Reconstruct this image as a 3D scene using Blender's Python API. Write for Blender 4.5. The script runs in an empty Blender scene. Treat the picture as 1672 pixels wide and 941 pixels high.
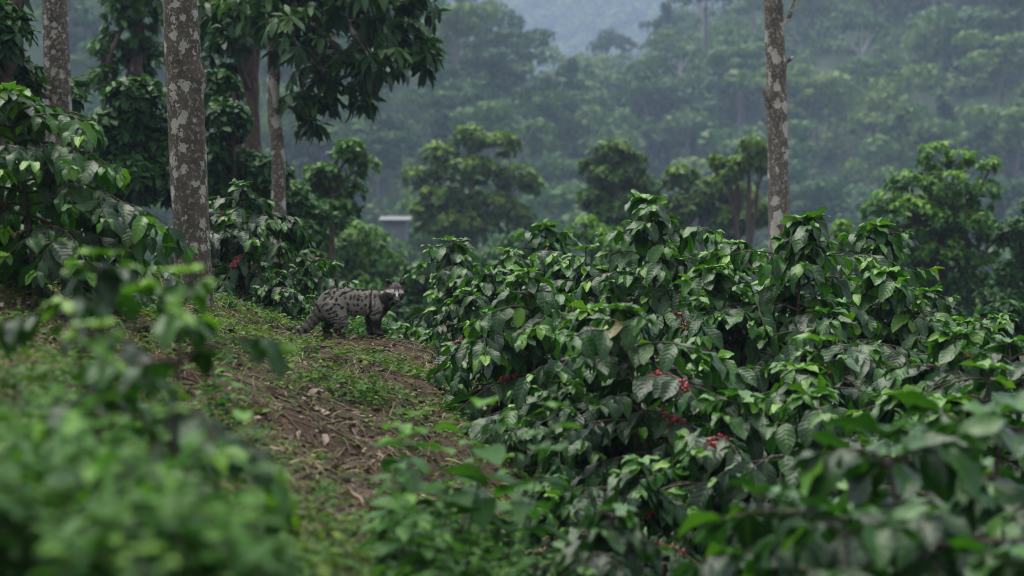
import bpy, math, random
import numpy as np
from mathutils import Vector

# ------------------------------------------------------------------ basics
C = bpy.context.scene.collection
CZ = 1.5                      # eye height
K = 36.0 / 70.0 / 1672.0      # metres per photo pixel and metre of distance
R = np.random.default_rng(7)
PI = math.pi

def P(px, py, y):
    return np.array([(px - 836.0) * K * y, y, CZ - (py - 470.5) * K * y])

def sstep(a, b, x):
    t = np.clip((np.asarray(x, float) - a) / (b - a), 0, 1)
    return t * t * (3 - 2 * t)

def unit(v):
    v = np.asarray(v, float)
    return v / (np.linalg.norm(v, axis=-1, keepdims=True) + 1e-12)

# ------------------------------------------------------------------ terrain
ctrl = [
 (600,549,12.3),(520,549,12.3),(480,548,12.3),(440,541,12.3),(400,524,12.3),(325,500,12.3),(200,462,12),(0,432,11.5),(-300,350,12),(-700,250,12),
 (650,549,12.3),(690,560,12.3),(760,592,12),(830,670,11.5),(1000,840,10.5),(1088,920,8.5),(1300,930,9),(1672,930,9),(2100,950,9),(600,563,11.95),(500,563,11.95),(430,556,11.95),(690,574,11.95),
 (600,612,10.2),(690,618,10.4),(550,700,8.3),(450,640,8.5),(300,560,9),(100,492,10),(-100,470,9),(-500,380,9),
 (500,790,6.8),(300,700,6),(100,600,6),(-150,560,6),(-600,450,6),
 (700,860,6.8),(850,980,6.5),(780,720,9.0),(900,930,8),
 (300,880,4),(0,740,4),(-400,600,4),(700,1130,4),(1100,1300,4.5),(1500,1280,5),(2000,1300,5),
 (300,1220,2.5),(-300,950,2.5),(-900,800,2.5),(900,1450,2.5),(1600,1500,2.5),(2400,1500,2.5),
 (600,640,15),(400,520,15),(200,430,15),(-300,320,15),(700,680,16),(1000,880,16),(1500,900,16),(2000,920,16),
 (100,410,20),(450,470,20),(-300,320,20),(800,800,20),(1300,800,20),(2000,820,20),
 (200,420,30),(-300,300,30),(600,560,30),(1200,640,30),(1900,640,30)]
cp = np.array([P(*c) for c in ctrl] + [[-3,-1,.6],[0,-1,-.15],[3,-1,-.4],[-7,-1,1.2],[7,-1,-.6],[-3,-5,.6],[3,-5,-.4],[0,-5,-.1],[-8,-5,1.2],[8,-5,-.6]])
def _rbf_fit():
    X = cp[:, :2]; n = len(X)
    D = np.linalg.norm(X[:, None] - X[None], axis=2)
    A = np.zeros((n + 3, n + 3)); A[:n, :n] = -D + np.eye(n) * .05
    A[:n, n] = 1; A[:n, n + 1:] = X; A[n, :n] = 1; A[n + 1:, :n] = X.T
    return np.linalg.solve(A, np.r_[cp[:, 2], 0, 0, 0])
_w = _rbf_fit()
def h_near(x, y):
    x = np.asarray(x, float); y = np.asarray(y, float)
    sh = x.shape; x = x.ravel(); y = y.ravel(); out = np.empty_like(x)
    for i in range(0, len(x), 20000):
        s = slice(i, i + 20000)
        d = np.sqrt((x[s, None] - cp[None, :, 0])**2 + (y[s, None] - cp[None, :, 1])**2 + .02)
        out[s] = -d @ _w[:-3] + _w[-3] + _w[-2] * x[s] + _w[-1] * y[s]
    return out.reshape(sh)

_gr = np.random.default_rng(3)
_perm = _gr.random((64, 64))
def vnoise(x, y):
    x = np.asarray(x, float); y = np.asarray(y, float)
    xi = np.floor(x).astype(int); yi = np.floor(y).astype(int)
    fx = x - xi; fy = y - yi; fx = fx*fx*(3-2*fx); fy = fy*fy*(3-2*fy)
    g = lambda a, b: _perm[a % 64, b % 64]
    return (g(xi,yi)*(1-fx)+g(xi+1,yi)*fx)*(1-fy) + (g(xi,yi+1)*(1-fx)+g(xi+1,yi+1)*fx)*fy
def fbm(x, y, o=4):
    s = 0; a = .5
    for i in range(o):
        s = s + a * vnoise(x * 2**i + 13.7*i, y * 2**i + 5.1*i); a *= .5
    return s

def h_far(x, y):
    px = x / (K * np.maximum(y, 5)) + 836
    floor_ = -3.5 - 9 * sstep(40, 140, y)
    # right forested hill
    Hr = np.interp(x, [-60, -5, 12, 28, 52, 75, 110, 200, 400], [0, 16, 42, 52, 64, 80, 92, 115, 140])
    right = -12 + (Hr + 6) * sstep(130, 400, y) ** 1.0 * (1 - .75 * sstep(410, 650, y))
    # left forested hill
    Hl = np.interp(x, [-300, -120, -60, -25, -12, -2, 8, 18, 60], [110, 84, 66, 54, 43, 36, 27, 9, -6])
    left = -11 + (Hl + 7) * sstep(120, 300, y) * (1 - .8 * sstep(310, 480, y))
    # far mountain
    far = -14 + (300 + .12 * np.abs(x)) * sstep(640, 1380, y)
    h = np.maximum(np.maximum(left, right), np.maximum(far, floor_))
    h = h + (fbm(x * .02, y * .02) - .5) * 10 * sstep(90, 200, y) + (fbm(x*.004, y*.004) - .5) * 120 * sstep(600, 1000, y)
    # near left flank of the plantation slope
    flank = CZ - 1.0 + .22 * (-x - 4) - .02 * (y - 30)
    h = np.maximum(h, np.where(x < 0, np.minimum(flank, 14), -99))
    return h

def h(x, y):
    x = np.asarray(x, float); y = np.asarray(y, float)
    a = h_near(x, y); b = h_far(x, y)
    t = sstep(22, 42, y)
    z = a * (1 - t) + b * t
    z = z + ((fbm(x*2.2, y*2.2) - .47) * .10 + (fbm(x*7, y*7, 3) - .44) * .06) * (1 + .8 * sstep(1.1, 2.2, -x)) * (1 - sstep(18, 30, y)) * sstep(0, 3, y) * (1 - .95 * np.exp(-((x + .95) / .6) ** 4 - ((y - 12.1) / .55) ** 4))
    return z
def hh(x, y): return float(h(np.array([x]), np.array([y]))[0])

# ------------------------------------------------------------------ object helpers
def tag(o, label=None, cat=None, group=None, kind=None):
    if label: o['label'] = label
    if cat: o['category'] = cat
    if group: o['group'] = group
    if kind: o['kind'] = kind
    return o
def empty(name, loc, rz=0, s=1.0):
    o = bpy.data.objects.new(name, None); C.objects.link(o)
    o.location = [float(v) for v in loc]; o.rotation_euler = (0, 0, rz); o.scale = (s, s, s)
    o.empty_display_size = .1
    return o
def make_mesh(name, V, F, mats, luv=None, rnd=None, midx=None, smooth=True):
    """F: list of (n,k) index arrays; midx: list with one material index per array"""
    me = bpy.data.meshes.new(name)
    V = np.asarray(V, np.float32)
    me.vertices.add(len(V)); me.vertices.foreach_set('co', V.ravel())
    F = [np.asarray(f, np.int32) for f in F if len(f)]
    loops = np.concatenate([f.ravel() for f in F]); tot = np.concatenate([np.full(len(f), f.shape[1], np.int32) for f in F])
    st = np.r_[0, np.cumsum(tot)[:-1]].astype(np.int32)
    me.loops.add(len(loops)); me.loops.foreach_set('vertex_index', loops)
    me.polygons.add(len(tot)); me.polygons.foreach_set('loop_start', st); me.polygons.foreach_set('loop_total', tot)
    if smooth: me.polygons.foreach_set('use_smooth', np.ones(len(tot), bool))
    if midx is not None: me.polygons.foreach_set('material_index', np.concatenate([np.full(len(f), m, np.int32) for f, m in zip(F, midx)]))
    for m in mats: me.materials.append(m)
    if luv is not None:
        a = me.attributes.new('luv', 'FLOAT_VECTOR', 'POINT'); a.data.foreach_set('vector', np.asarray(luv, np.float32).ravel())
    if rnd is not None:
        a = me.attributes.new('rnd', 'FLOAT', 'POINT'); a.data.foreach_set('value', np.asarray(rnd, np.float32))
    me.update(calc_edges=True)
    return me
def link(name, me, parent=None, loc=None):
    o = bpy.data.objects.new(name, me); C.objects.link(o)
    if parent: o.parent = parent
    if loc is not None: o.location = [float(v) for v in loc]
    return o
def dup(root, loc, rz, s, label=None, group=None):
    r = root.copy(); C.objects.link(r)
    r.location = [float(v) for v in loc]; r.rotation_euler = (0, 0, rz); r.scale = (s, s, s)
    if label: r['label'] = label
    if group: r['group'] = group
    for ch in list(root.children):
        c = ch.copy(); C.objects.link(c); c.parent = r
        for g in list(ch.children):
            d = g.copy(); C.objects.link(d); d.parent = c
    return r

class Geo:
    def __init__(s): s.V = []; s.F = []; s.L = []; s.N = []; s.M = []; s.n = 0
    def add(s, V, F, luv=None, rnd=None, m=0):
        V = np.asarray(V, float); F = np.asarray(F)
        s.V.append(V); s.F.append(F + s.n); s.M.append(m)
        s.L.append(np.zeros((len(V), 3)) if luv is None else luv); s.N.append(np.zeros(len(V)) if rnd is None else rnd)
        s.n += len(V)
    def mesh(s, name, mats):
        return make_mesh(name, np.concatenate(s.V), s.F, mats, np.concatenate(s.L), np.concatenate(s.N), s.M)
    def build(s, name, mats, parent=None, loc=None):
        return link(name, s.mesh(name, mats), parent, loc)

def tube(pts, rad, seg=7, cap=True, rough=0, rng=None):
    pts = np.asarray(pts, float); n = len(pts); rad = np.broadcast_to(np.asarray(rad, float), (n,))
    t = unit(np.gradient(pts, axis=0))
    ref = np.array([1.0, 0, 0]) if abs(t[0][0]) < .8 else np.array([0, 1.0, 0])
    u = np.empty_like(t); u[0] = unit(np.cross(t[0], ref))
    for i in range(1, n):
        v = u[i-1] - t[i] * (u[i-1] @ t[i]); u[i] = unit(v)
    w = np.cross(t, u)
    a = np.arange(seg) * 2 * PI / seg
    rr = rad[:, None] * np.ones(seg)
    if rough: rr = rr * (1 + rough * (rng or R).normal(size=rr.shape))
    V = pts[:, None] + rr[..., None] * (np.cos(a)[None, :, None] * u[:, None] + np.sin(a)[None, :, None] * w[:, None])
    V = V.reshape(-1, 3)
    i = np.arange(n - 1)[:, None] * seg; j = np.arange(seg)[None]
    F = np.stack([i + j, i + (j + 1) % seg, i + seg + (j + 1) % seg, i + seg + j], -1).reshape(-1, 4)
    if cap:
        V = np.concatenate([V, pts[-1:]]); k = (n - 1) * seg
        jj = np.arange(seg); F2 = np.stack([k + jj, k + (jj + 1) % seg, np.full(seg, n * seg), np.full(seg, n * seg)], -1)
        F = np.concatenate([F, np.stack([F2[:, 0], F2[:, 1], F2[:, 2], F2[:, 2]], -1)])[: len(F)]  # open quads; tip closed by zero radius
    return V, F

def bend(p0, d0, L, n=8, up=0.0, wob=0.0, rng=R, grav=0.0):
    """a limb: start, direction, length; up bends upward along it, grav bends down"""
    p = np.array(p0, float); d = unit(d0); out = [p.copy()]
    for i in range(n):
        d = unit(d + np.array([0, 0, (up - grav) / n]) + rng.normal(size=3) * wob / math.sqrt(n))
        p = p + d * L / n; out.append(p.copy())
    return np.array(out)

def leaf_geo(pos, d, nrm, L, W, droop, fold, tint, rng, na=2, nl=4, tip=.75, wave=.05):
    """many leaves at once; a leaf is a folded, drooping, pointed blade"""
    pos = np.asarray(pos, float); N = len(pos)
    bc = lambda a: np.broadcast_to(np.asarray(a, float), (N,))
    L, W, droop, fold, tint = map(bc, (L, W, droop, fold, tint))
    d = unit(d); nrm = np.asarray(nrm, float); nrm = unit(nrm - d * np.sum(nrm * d, 1, keepdims=True)); s = np.cross(d, nrm)
    v = np.linspace(0, 1, nl + 1); u = np.linspace(-1, 1, na + 1)
    wv = np.maximum((4 * v * (1 - v)) ** tip * (1 - .25 * v) / .9, .02)
    U, Vv = np.meshgrid(u, v); U = U.ravel(); Vv = Vv.ravel(); wv = np.repeat(wv, na + 1)
    ph = rng.random(N) * 6.28; tw = rng.normal(size=N) * .25
    ang = droop[:, None] * Vv[None]
    along = L[:, None] * np.where(np.abs(ang) > 1e-3, np.sin(ang) / np.maximum(np.abs(droop[:, None]), 1e-3) * np.sign(droop[:, None] + 1e-9), Vv[None])
    upv = -L[:, None] * (1 - np.cos(ang)) / np.maximum(np.abs(droop[:, None]), 1e-3)
    side = U[None] * wv[None] * W[:, None] * .5
    upv = upv + fold[:, None] * np.abs(side) + wave * L[:, None] * np.sin(Vv[None] * 11 + ph[:, None] + U[None] * 2) * np.abs(U[None]) * wv[None] + tw[:, None] * side * Vv[None]
    # the blade's up direction follows its arc
    X = pos[:, None] + along[..., None] * d[:, None] + side[..., None] * s[:, None] + upv[..., None] * nrm[:, None]
    T = (na + 1) * (nl + 1)
    i = np.arange(nl)[:, None] * (na + 1) + np.arange(na)[None]
    q = np.stack([i, i + 1, i + na + 2, i + na + 1], -1).reshape(-1, 4)
    F = (np.arange(N)[:, None, None] * T + q[None]).reshape(-1, 4)
    luv = np.empty((N, T, 3)); luv[..., 0] = U; luv[..., 1] = Vv; luv[..., 2] = tint[:, None]
    rnd = np.repeat(rng.random(N), T)
    return X.reshape(-1, 3), F, luv.reshape(-1, 3), rnd

# ------------------------------------------------------------------ materials
def nodes(name):
    m = bpy.data.materials.new(name); m.use_nodes = True; nt = m.node_tree; nt.nodes.clear()
    return m, nt, nt.nodes.new, nt.links.new
def mth(nt, op, a, b=None, c=None):
    n = nt.nodes.new('ShaderNodeMath'); n.operation = op
    for i, v in enumerate((a, b, c)):
        if v is None: continue
        if isinstance(v, (int, float)): n.inputs[i].default_value = v
        else: nt.links.new(v, n.inputs[i])
    return n.outputs[0]
def ramp(nt, fac, stops):
    n = nt.nodes.new('ShaderNodeValToRGB'); e = n.color_ramp.elements
    while len(e) < len(stops): e.new(.5)
    for el, (p, c) in zip(e, stops):
        el.position = p; el.color = (*c, 1)
    nt.links.new(fac, n.inputs[0]); return n.outputs[0]
def mixc(nt, f, a, b, bt='MIX'):
    n = nt.nodes.new('ShaderNodeMix'); n.data_type = 'RGBA'; n.blend_type = bt
    for i, v in ((0, f), (6, a), (7, b)):
        if isinstance(v, (int, float)): n.inputs[i].default_value = v
        elif isinstance(v, tuple): n.inputs[i].default_value = (*v, 1)
        else: nt.links.new(v, n.inputs[i])
    return n.outputs[2]
def noise(nt, vec, scale, detail=4, rough=.55):
    n = nt.nodes.new('ShaderNodeTexNoise'); n.inputs['Scale'].default_value = scale; n.inputs['Detail'].default_value = detail; n.inputs['Roughness'].default_value = rough
    if vec is not None: nt.links.new(vec, n.inputs['Vector'])
    return n.outputs['Fac']

def leaf_mat(name, stops, rough=.4, veins=9, bump=.5, trans=.22, spec=.2, objvar=.25, vein_tone=.25, old=0):
    m, nt, N, Lk = nodes(name)
    at = N('ShaderNodeAttribute'); at.attribute_name = 'luv'
    rn = N('ShaderNodeAttribute'); rn.attribute_name = 'rnd'
    sx = N('ShaderNodeSeparateXYZ'); Lk(at.outputs['Vector'], sx.inputs[0])
    oi = N('ShaderNodeObjectInfo')
    t = mth(nt, 'ADD', sx.outputs[2], mth(nt, 'MULTIPLY', mth(nt, 'SUBTRACT', rn.outputs['Fac'], .5), .22))
    t = mth(nt, 'ADD', t, mth(nt, 'MULTIPLY', mth(nt, 'SUBTRACT', oi.outputs['Random'], .5), objvar))
    col = ramp(nt, t, stops)
    if old: col = mixc(nt, mth(nt, 'GREATER_THAN', rn.outputs['Fac'], 1 - old), col, (.13, .115, .03))
    au = mth(nt, 'ABSOLUTE', sx.outputs[0])
    mid = mth(nt, 'LESS_THAN', au, .07)
    if veins:
        ph = mth(nt, 'SUBTRACT', mth(nt, 'MULTIPLY', sx.outputs[1], veins), mth(nt, 'MULTIPLY', au, 1.6))
        wv = mth(nt, 'SINE', mth(nt, 'MULTIPLY', ph, 2 * PI))
        wv = mth(nt, 'ADD', mth(nt, 'MULTIPLY', wv, .5), .5)
        sharp = mth(nt, 'POWER', wv, .6)
        vein = mth(nt, 'LESS_THAN', wv, .06)
        vv = mth(nt, 'MULTIPLY', mth(nt, 'MAXIMUM', mth(nt, 'MULTIPLY', vein, .5), mid), vein_tone)
        col = mixc(nt, vv, col, stops[-1][1])
    b = N('ShaderNodeBsdfPrincipled'); Lk(col, b.inputs['Base Color'])
    b.inputs['Roughness'].default_value = rough; b.inputs['Specular IOR Level'].default_value = spec
    if veins:
        bp = N('ShaderNodeBump'); bp.inputs['Strength'].default_value = bump; bp.inputs['Distance'].default_value = .004
        Lk(mth(nt, 'SUBTRACT', sharp, mth(nt, 'MULTIPLY', mid, .8)), bp.inputs['Height']); Lk(bp.outputs[0], b.inputs['Normal'])
    tr = N('ShaderNodeBsdfTranslucent')
    Lk(mixc(nt, 1.0, col, (1.25, 1.5, .5), 'MULTIPLY'), tr.inputs['Color'])
    mx = N('ShaderNodeMixShader'); mx.inputs[0].default_value = trans
    Lk(b.outputs[0], mx.inputs[1]); Lk(tr.outputs[0], mx.inputs[2])
    o = N('ShaderNodeOutputMaterial'); Lk(mx.outputs[0], o.inputs['Surface'])
    return m

def bark_mat(name, dark, light, patch, cover=.58, pscale=16, stretch=.6, rough=.9):
    m, nt, N, Lk = nodes(name)
    tc = N('ShaderNodeTexCoord'); mp = N('ShaderNodeMapping'); mp.inputs['Scale'].default_value = (1, 1, stretch); Lk(tc.outputs['Object'], mp.inputs[0])
    v = mp.outputs[0]
    n1 = noise(nt, v, 9, 6, .65); n2 = noise(nt, v, 55, 4, .6)
    base = ramp(nt, n1, [(.3, dark), (.7, light)])
    base = mixc(nt, mth(nt, 'MULTIPLY', n2, .5), base, tuple(c * .4 for c in dark))
    # lichen: rounded blotches with ragged rims
    vo = N('ShaderNodeTexVoronoi'); vo.inputs['Scale'].default_value = pscale; vo.inputs['Randomness'].default_value = 1
    wa = N('ShaderNodeMix'); wa.data_type = 'VECTOR'; wa.inputs[0].default_value = .06
    nz = N('ShaderNodeTexNoise'); nz.inputs['Scale'].default_value = 40; Lk(v, nz.inputs['Vector'])
    Lk(v, wa.inputs[4]); Lk(nz.outputs['Color'], wa.inputs[5]); Lk(wa.outputs[1], vo.inputs['Vector'])
    sp = N('ShaderNodeSeparateColor'); Lk(vo.outputs['Color'], sp.inputs[0])
    rad = mth(nt, 'MULTIPLY', mth(nt, 'SUBTRACT', sp.outputs[0], cover), 1.35)
    inside = mth(nt, 'LESS_THAN', vo.outputs['Distance'], rad)
    fine = mth(nt, 'GREATER_THAN', noise(nt, v, 38, 6, .75), .56)
    pm = mth(nt, 'MAXIMUM', mth(nt, 'MULTIPLY', inside, mth(nt, 'MULTIPLY', mth(nt, 'ADD', n1, .25), 1.1)), mth(nt, 'MULTIPLY', fine, .5))
    pc = mixc(nt, n2, tuple(c * .55 for c in patch), patch)
    col = mixc(nt, pm, base, pc)
    b = N('ShaderNodeBsdfPrincipled'); Lk(col, b.inputs['Base Color']); b.inputs['Roughness'].default_value = rough; b.inputs['Specular IOR Level'].default_value = .25
    bp = N('ShaderNodeBump'); bp.inputs['Strength'].default_value = .8; bp.inputs['Distance'].default_value = .012
    Lk(mth(nt, 'ADD', n1, mth(nt, 'MULTIPLY', n2, .5)), bp.inputs['Height']); Lk(bp.outputs[0], b.inputs['Normal'])
    o = N('ShaderNodeOutputMaterial'); Lk(b.outputs[0], o.inputs['Surface'])
    return m

def plain(name, col, rough=.6, spec=.4, var=.3, scale=30):
    m, nt, N, Lk = nodes(name)
    tc = N('ShaderNodeTexCoord'); n = noise(nt, tc.outputs['Object'], scale)
    c = ramp(nt, n, [(.3, tuple(c * (1 - var) for c in col)), (.7, tuple(min(1, c * (1 + var)) for c in col))])
    b = N('ShaderNodeBsdfPrincipled'); Lk(c, b.inputs['Base Color']); b.inputs['Roughness'].default_value = rough; b.inputs['Specular IOR Level'].default_value = spec
    o = N('ShaderNodeOutputMaterial'); Lk(b.outputs[0], o.inputs['Surface'])
    return m

M = {}
M['coffee'] = leaf_mat('coffee_leaf', [(0, (.005, .024, .007)), (.38, (.013, .056, .010)), (.64, (.038, .125, .013)), (1, (.13, .27, .018))], rough=.37, veins=7, bump=.26, trans=.23, spec=.36, old=.0015)
M['weed'] = leaf_mat('weed_leaf', [(0, (.013, .052, .012)), (.5, (.034, .112, .020)), (1, (.10, .22, .03))], rough=.5, veins=6, bump=.4, trans=.3, spec=.2)
M['cover'] = leaf_mat('ground_leaf', [(0, (.016, .05, .010)), (.5, (.045, .105, .016)), (1, (.14, .20, .03))], rough=.6, veins=0, trans=.25, spec=.1)
M['grass'] = leaf_mat('dry_grass', [(0, (.04, .06, .02)), (.5, (.13, .13, .055)), (1, (.32, .27, .16))], rough=.6, veins=0, trans=.25, objvar=0, spec=.1)
M['litter'] = leaf_mat('dead_leaf', [(0, (.035, .022, .014)), (.5, (.10, .07, .05)), (1, (.30, .24, .19))], rough=.7, veins=0, trans=.08, objvar=0, spec=.12)
M['canopy'] = leaf_mat('canopy_leaf', [(0, (.010, .034, .012)), (.5, (.022, .066, .018)), (1, (.07, .15, .025))], rough=.42, veins=0, trans=.25)
M['tree'] = leaf_mat('tree_leaf', [(0, (.014, .050, .013)), (.5, (.036, .10, .020)), (1, (.10, .20, .03))], rough=.5, veins=0, trans=.25, spec=.2)
M['olive'] = leaf_mat('olive_leaf', [(0, (.034, .075, .013)), (.5, (.085, .16, .022)), (1, (.20, .29, .035))], rough=.55, veins=0, trans=.25, spec=.2)
M['fresh'] = leaf_mat('fresh_leaf', [(0, (.018, .065, .010)), (.5, (.055, .15, .018)), (1, (.18, .32, .03))], rough=.45, veins=0, trans=.3)
M['forest'] = leaf_mat('forest_leaf', [(0, (.010, .044, .010)), (.5, (.034, .095, .018)), (1, (.11, .17, .03))], rough=.6, veins=0, trans=.25, objvar=.8, spec=.2)
M['stem'] = bark_mat('coffee_stem', (.035, .026, .02), (.09, .07, .05), (.20, .18, .15), cover=.75, pscale=60, stretch=.4)
M['greenstem'] = plain('green_stem', (.06, .09, .03), .5)
M['trunk'] = bark_mat('lichen_bark', (.040, .032, .022), (.115, .096, .070), (.40, .38, .32), cover=.45, pscale=17, stretch=.9)
M['trunk_pale'] = bark_mat('pale_bark', (.065, .053, .04), (.17, .145, .11), (.52, .49, .42), cover=.38, pscale=11, stretch=.7)
M['trunk_brown'] = bark_mat('brown_bark', (.035, .022, .017), (.11, .07, .052), (.2, .16, .13), cover=.8, pscale=10, stretch=.3)
M['trunk_far'] = plain('grey_bark', (.11, .10, .085), .9, .2)
M['trunk_white'] = plain('white_bark', (.40, .38, .34), .9, .2)
M['cherry'] = None

def cherry_mat():
    m, nt, N, Lk = nodes('coffee_cherry')
    at = N('ShaderNodeAttribute'); at.attribute_name = 'rnd'
    col = ramp(nt, at.outputs['Fac'], [(0, (.05, .005, .008)), (.4, (.20, .010, .014)), (.75, (.38, .016, .018)), (.88, (.34, .09, .015)), (1, (.14, .20, .03))])
    b = N('ShaderNodeBsdfPrincipled'); Lk(col, b.inputs['Base Color']); b.inputs['Roughness'].default_value = .3
    o = N('ShaderNodeOutputMaterial'); Lk(b.outputs[0], o.inputs['Surface'])
    return m
M['cherry'] = cherry_mat()

def ground_mat():
    m, nt, N, Lk = nodes('plantation_soil')
    g = N('ShaderNodeNewGeometry'); v = g.outputs['Position']
    n1 = noise(nt, v, 1.6, 6, .6); n2 = noise(nt, v, 18, 6, .7); n3 = noise(nt, v, 90, 3, .6); n4 = noise(nt, v, .9, 5, .6)
    soil = ramp(nt, n2, [(.28, (.014, .009, .005)), (.5, (.042, .026, .015)), (.72, (.10, .064, .038))])
    soil = mixc(nt, ramp(nt, n3, [(.55, (0, 0, 0)), (.75, (.6, .6, .6))]), soil, (.16, .115, .075))
    moss = ramp(nt, n3, [(.3, (.012, .022, .008)), (.7, (.05, .075, .022))])
    near = mixc(nt, ramp(nt, n4, [(.47, (0, 0, 0)), (.60, (.8, .8, .8))]), soil, moss)
    far = ramp(nt, noise(nt, v, .12, 5, .6), [(.3, (.010, .022, .010)), (.7, (.026, .046, .018))])
    sx = N('ShaderNodeSeparateXYZ'); Lk(v, sx.inputs[0])
    mr = N('ShaderNodeMapRange'); mr.inputs[1].default_value = 16; mr.inputs[2].default_value = 26; Lk(sx.outputs[1], mr.inputs[0])
    col = mixc(nt, mr.outputs[0], near, far)
    b = N('ShaderNodeBsdfPrincipled'); Lk(col, b.inputs['Base Color']); b.inputs['Roughness'].default_value = .95; b.inputs['Specular IOR Level'].default_value = .2
    bp = N('ShaderNodeBump'); bp.inputs['Strength'].default_value = .9; bp.inputs['Distance'].default_value = .03
    Lk(mth(nt, 'ADD', n2, mth(nt, 'MULTIPLY', n3, .4)), bp.inputs['Height']); Lk(bp.outputs[0], b.inputs['Normal'])
    o = N('ShaderNodeOutputMaterial'); Lk(b.outputs[0], o.inputs['Surface'])
    return m
M['ground'] = ground_mat()

# ------------------------------------------------------------------ ground sheet
def build_ground():
    ny, nx = 520, 300
    ys = np.concatenate([np.linspace(-6, 2.5, 20, endpoint=False), np.geomspace(2.5, 18, 300, endpoint=False), np.geomspace(18, 1480, ny - 320)])
    u = np.linspace(-1, 1, nx)
    hw = np.maximum(6.5, 3.6 + .42 * ys)
    X = u[None] * hw[:, None]; Y = np.repeat(ys[:, None], nx, 1)
    Z = h(X, Y)
    V = np.stack([X, Y, Z], -1).reshape(-1, 3)
    i = np.arange(ny - 1)[:, None] * nx + np.arange(nx - 1)[None]
    F = np.stack([i, i + 1, i + nx + 1, i + nx], -1).reshape(-1, 4)
    o = link('ground', make_mesh('ground', V, [F], [M['ground']]))
    tag(o, kind='structure')
    return V
GV = build_ground()

# ------------------------------------------------------------------ coffee bushes
ICO = None
def ico():
    global ICO
    if ICO is None:
        import bmesh
        bm = bmesh.new(); bmesh.ops.create_icosphere(bm, subdivisions=2, radius=1); bm.verts.ensure_lookup_table()
        ICO = (np.array([v.co[:] for v in bm.verts]), np.array([[v.index for v in f.verts] for f in bm.faces])); bm.free()
    return ICO
def cherries(center, axis, n, rng, green=.12):
    sv, sf = ico(); g = Geo()
    a = unit(axis)
    for i in range(n):
        o = rng.normal(size=3); o = unit(o - a * (o @ a)); c = a * rng.uniform(-.028, .028) + o * rng.uniform(.009, .018)
        r = rng.uniform(.0068, .0086); 
        t = rng.random() * .8 if rng.random() > green else rng.uniform(.88, 1)
        g.add(sv * [r, r, r * 1.15] + c, sf, rnd=np.full(len(sv), t))
    return g

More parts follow.
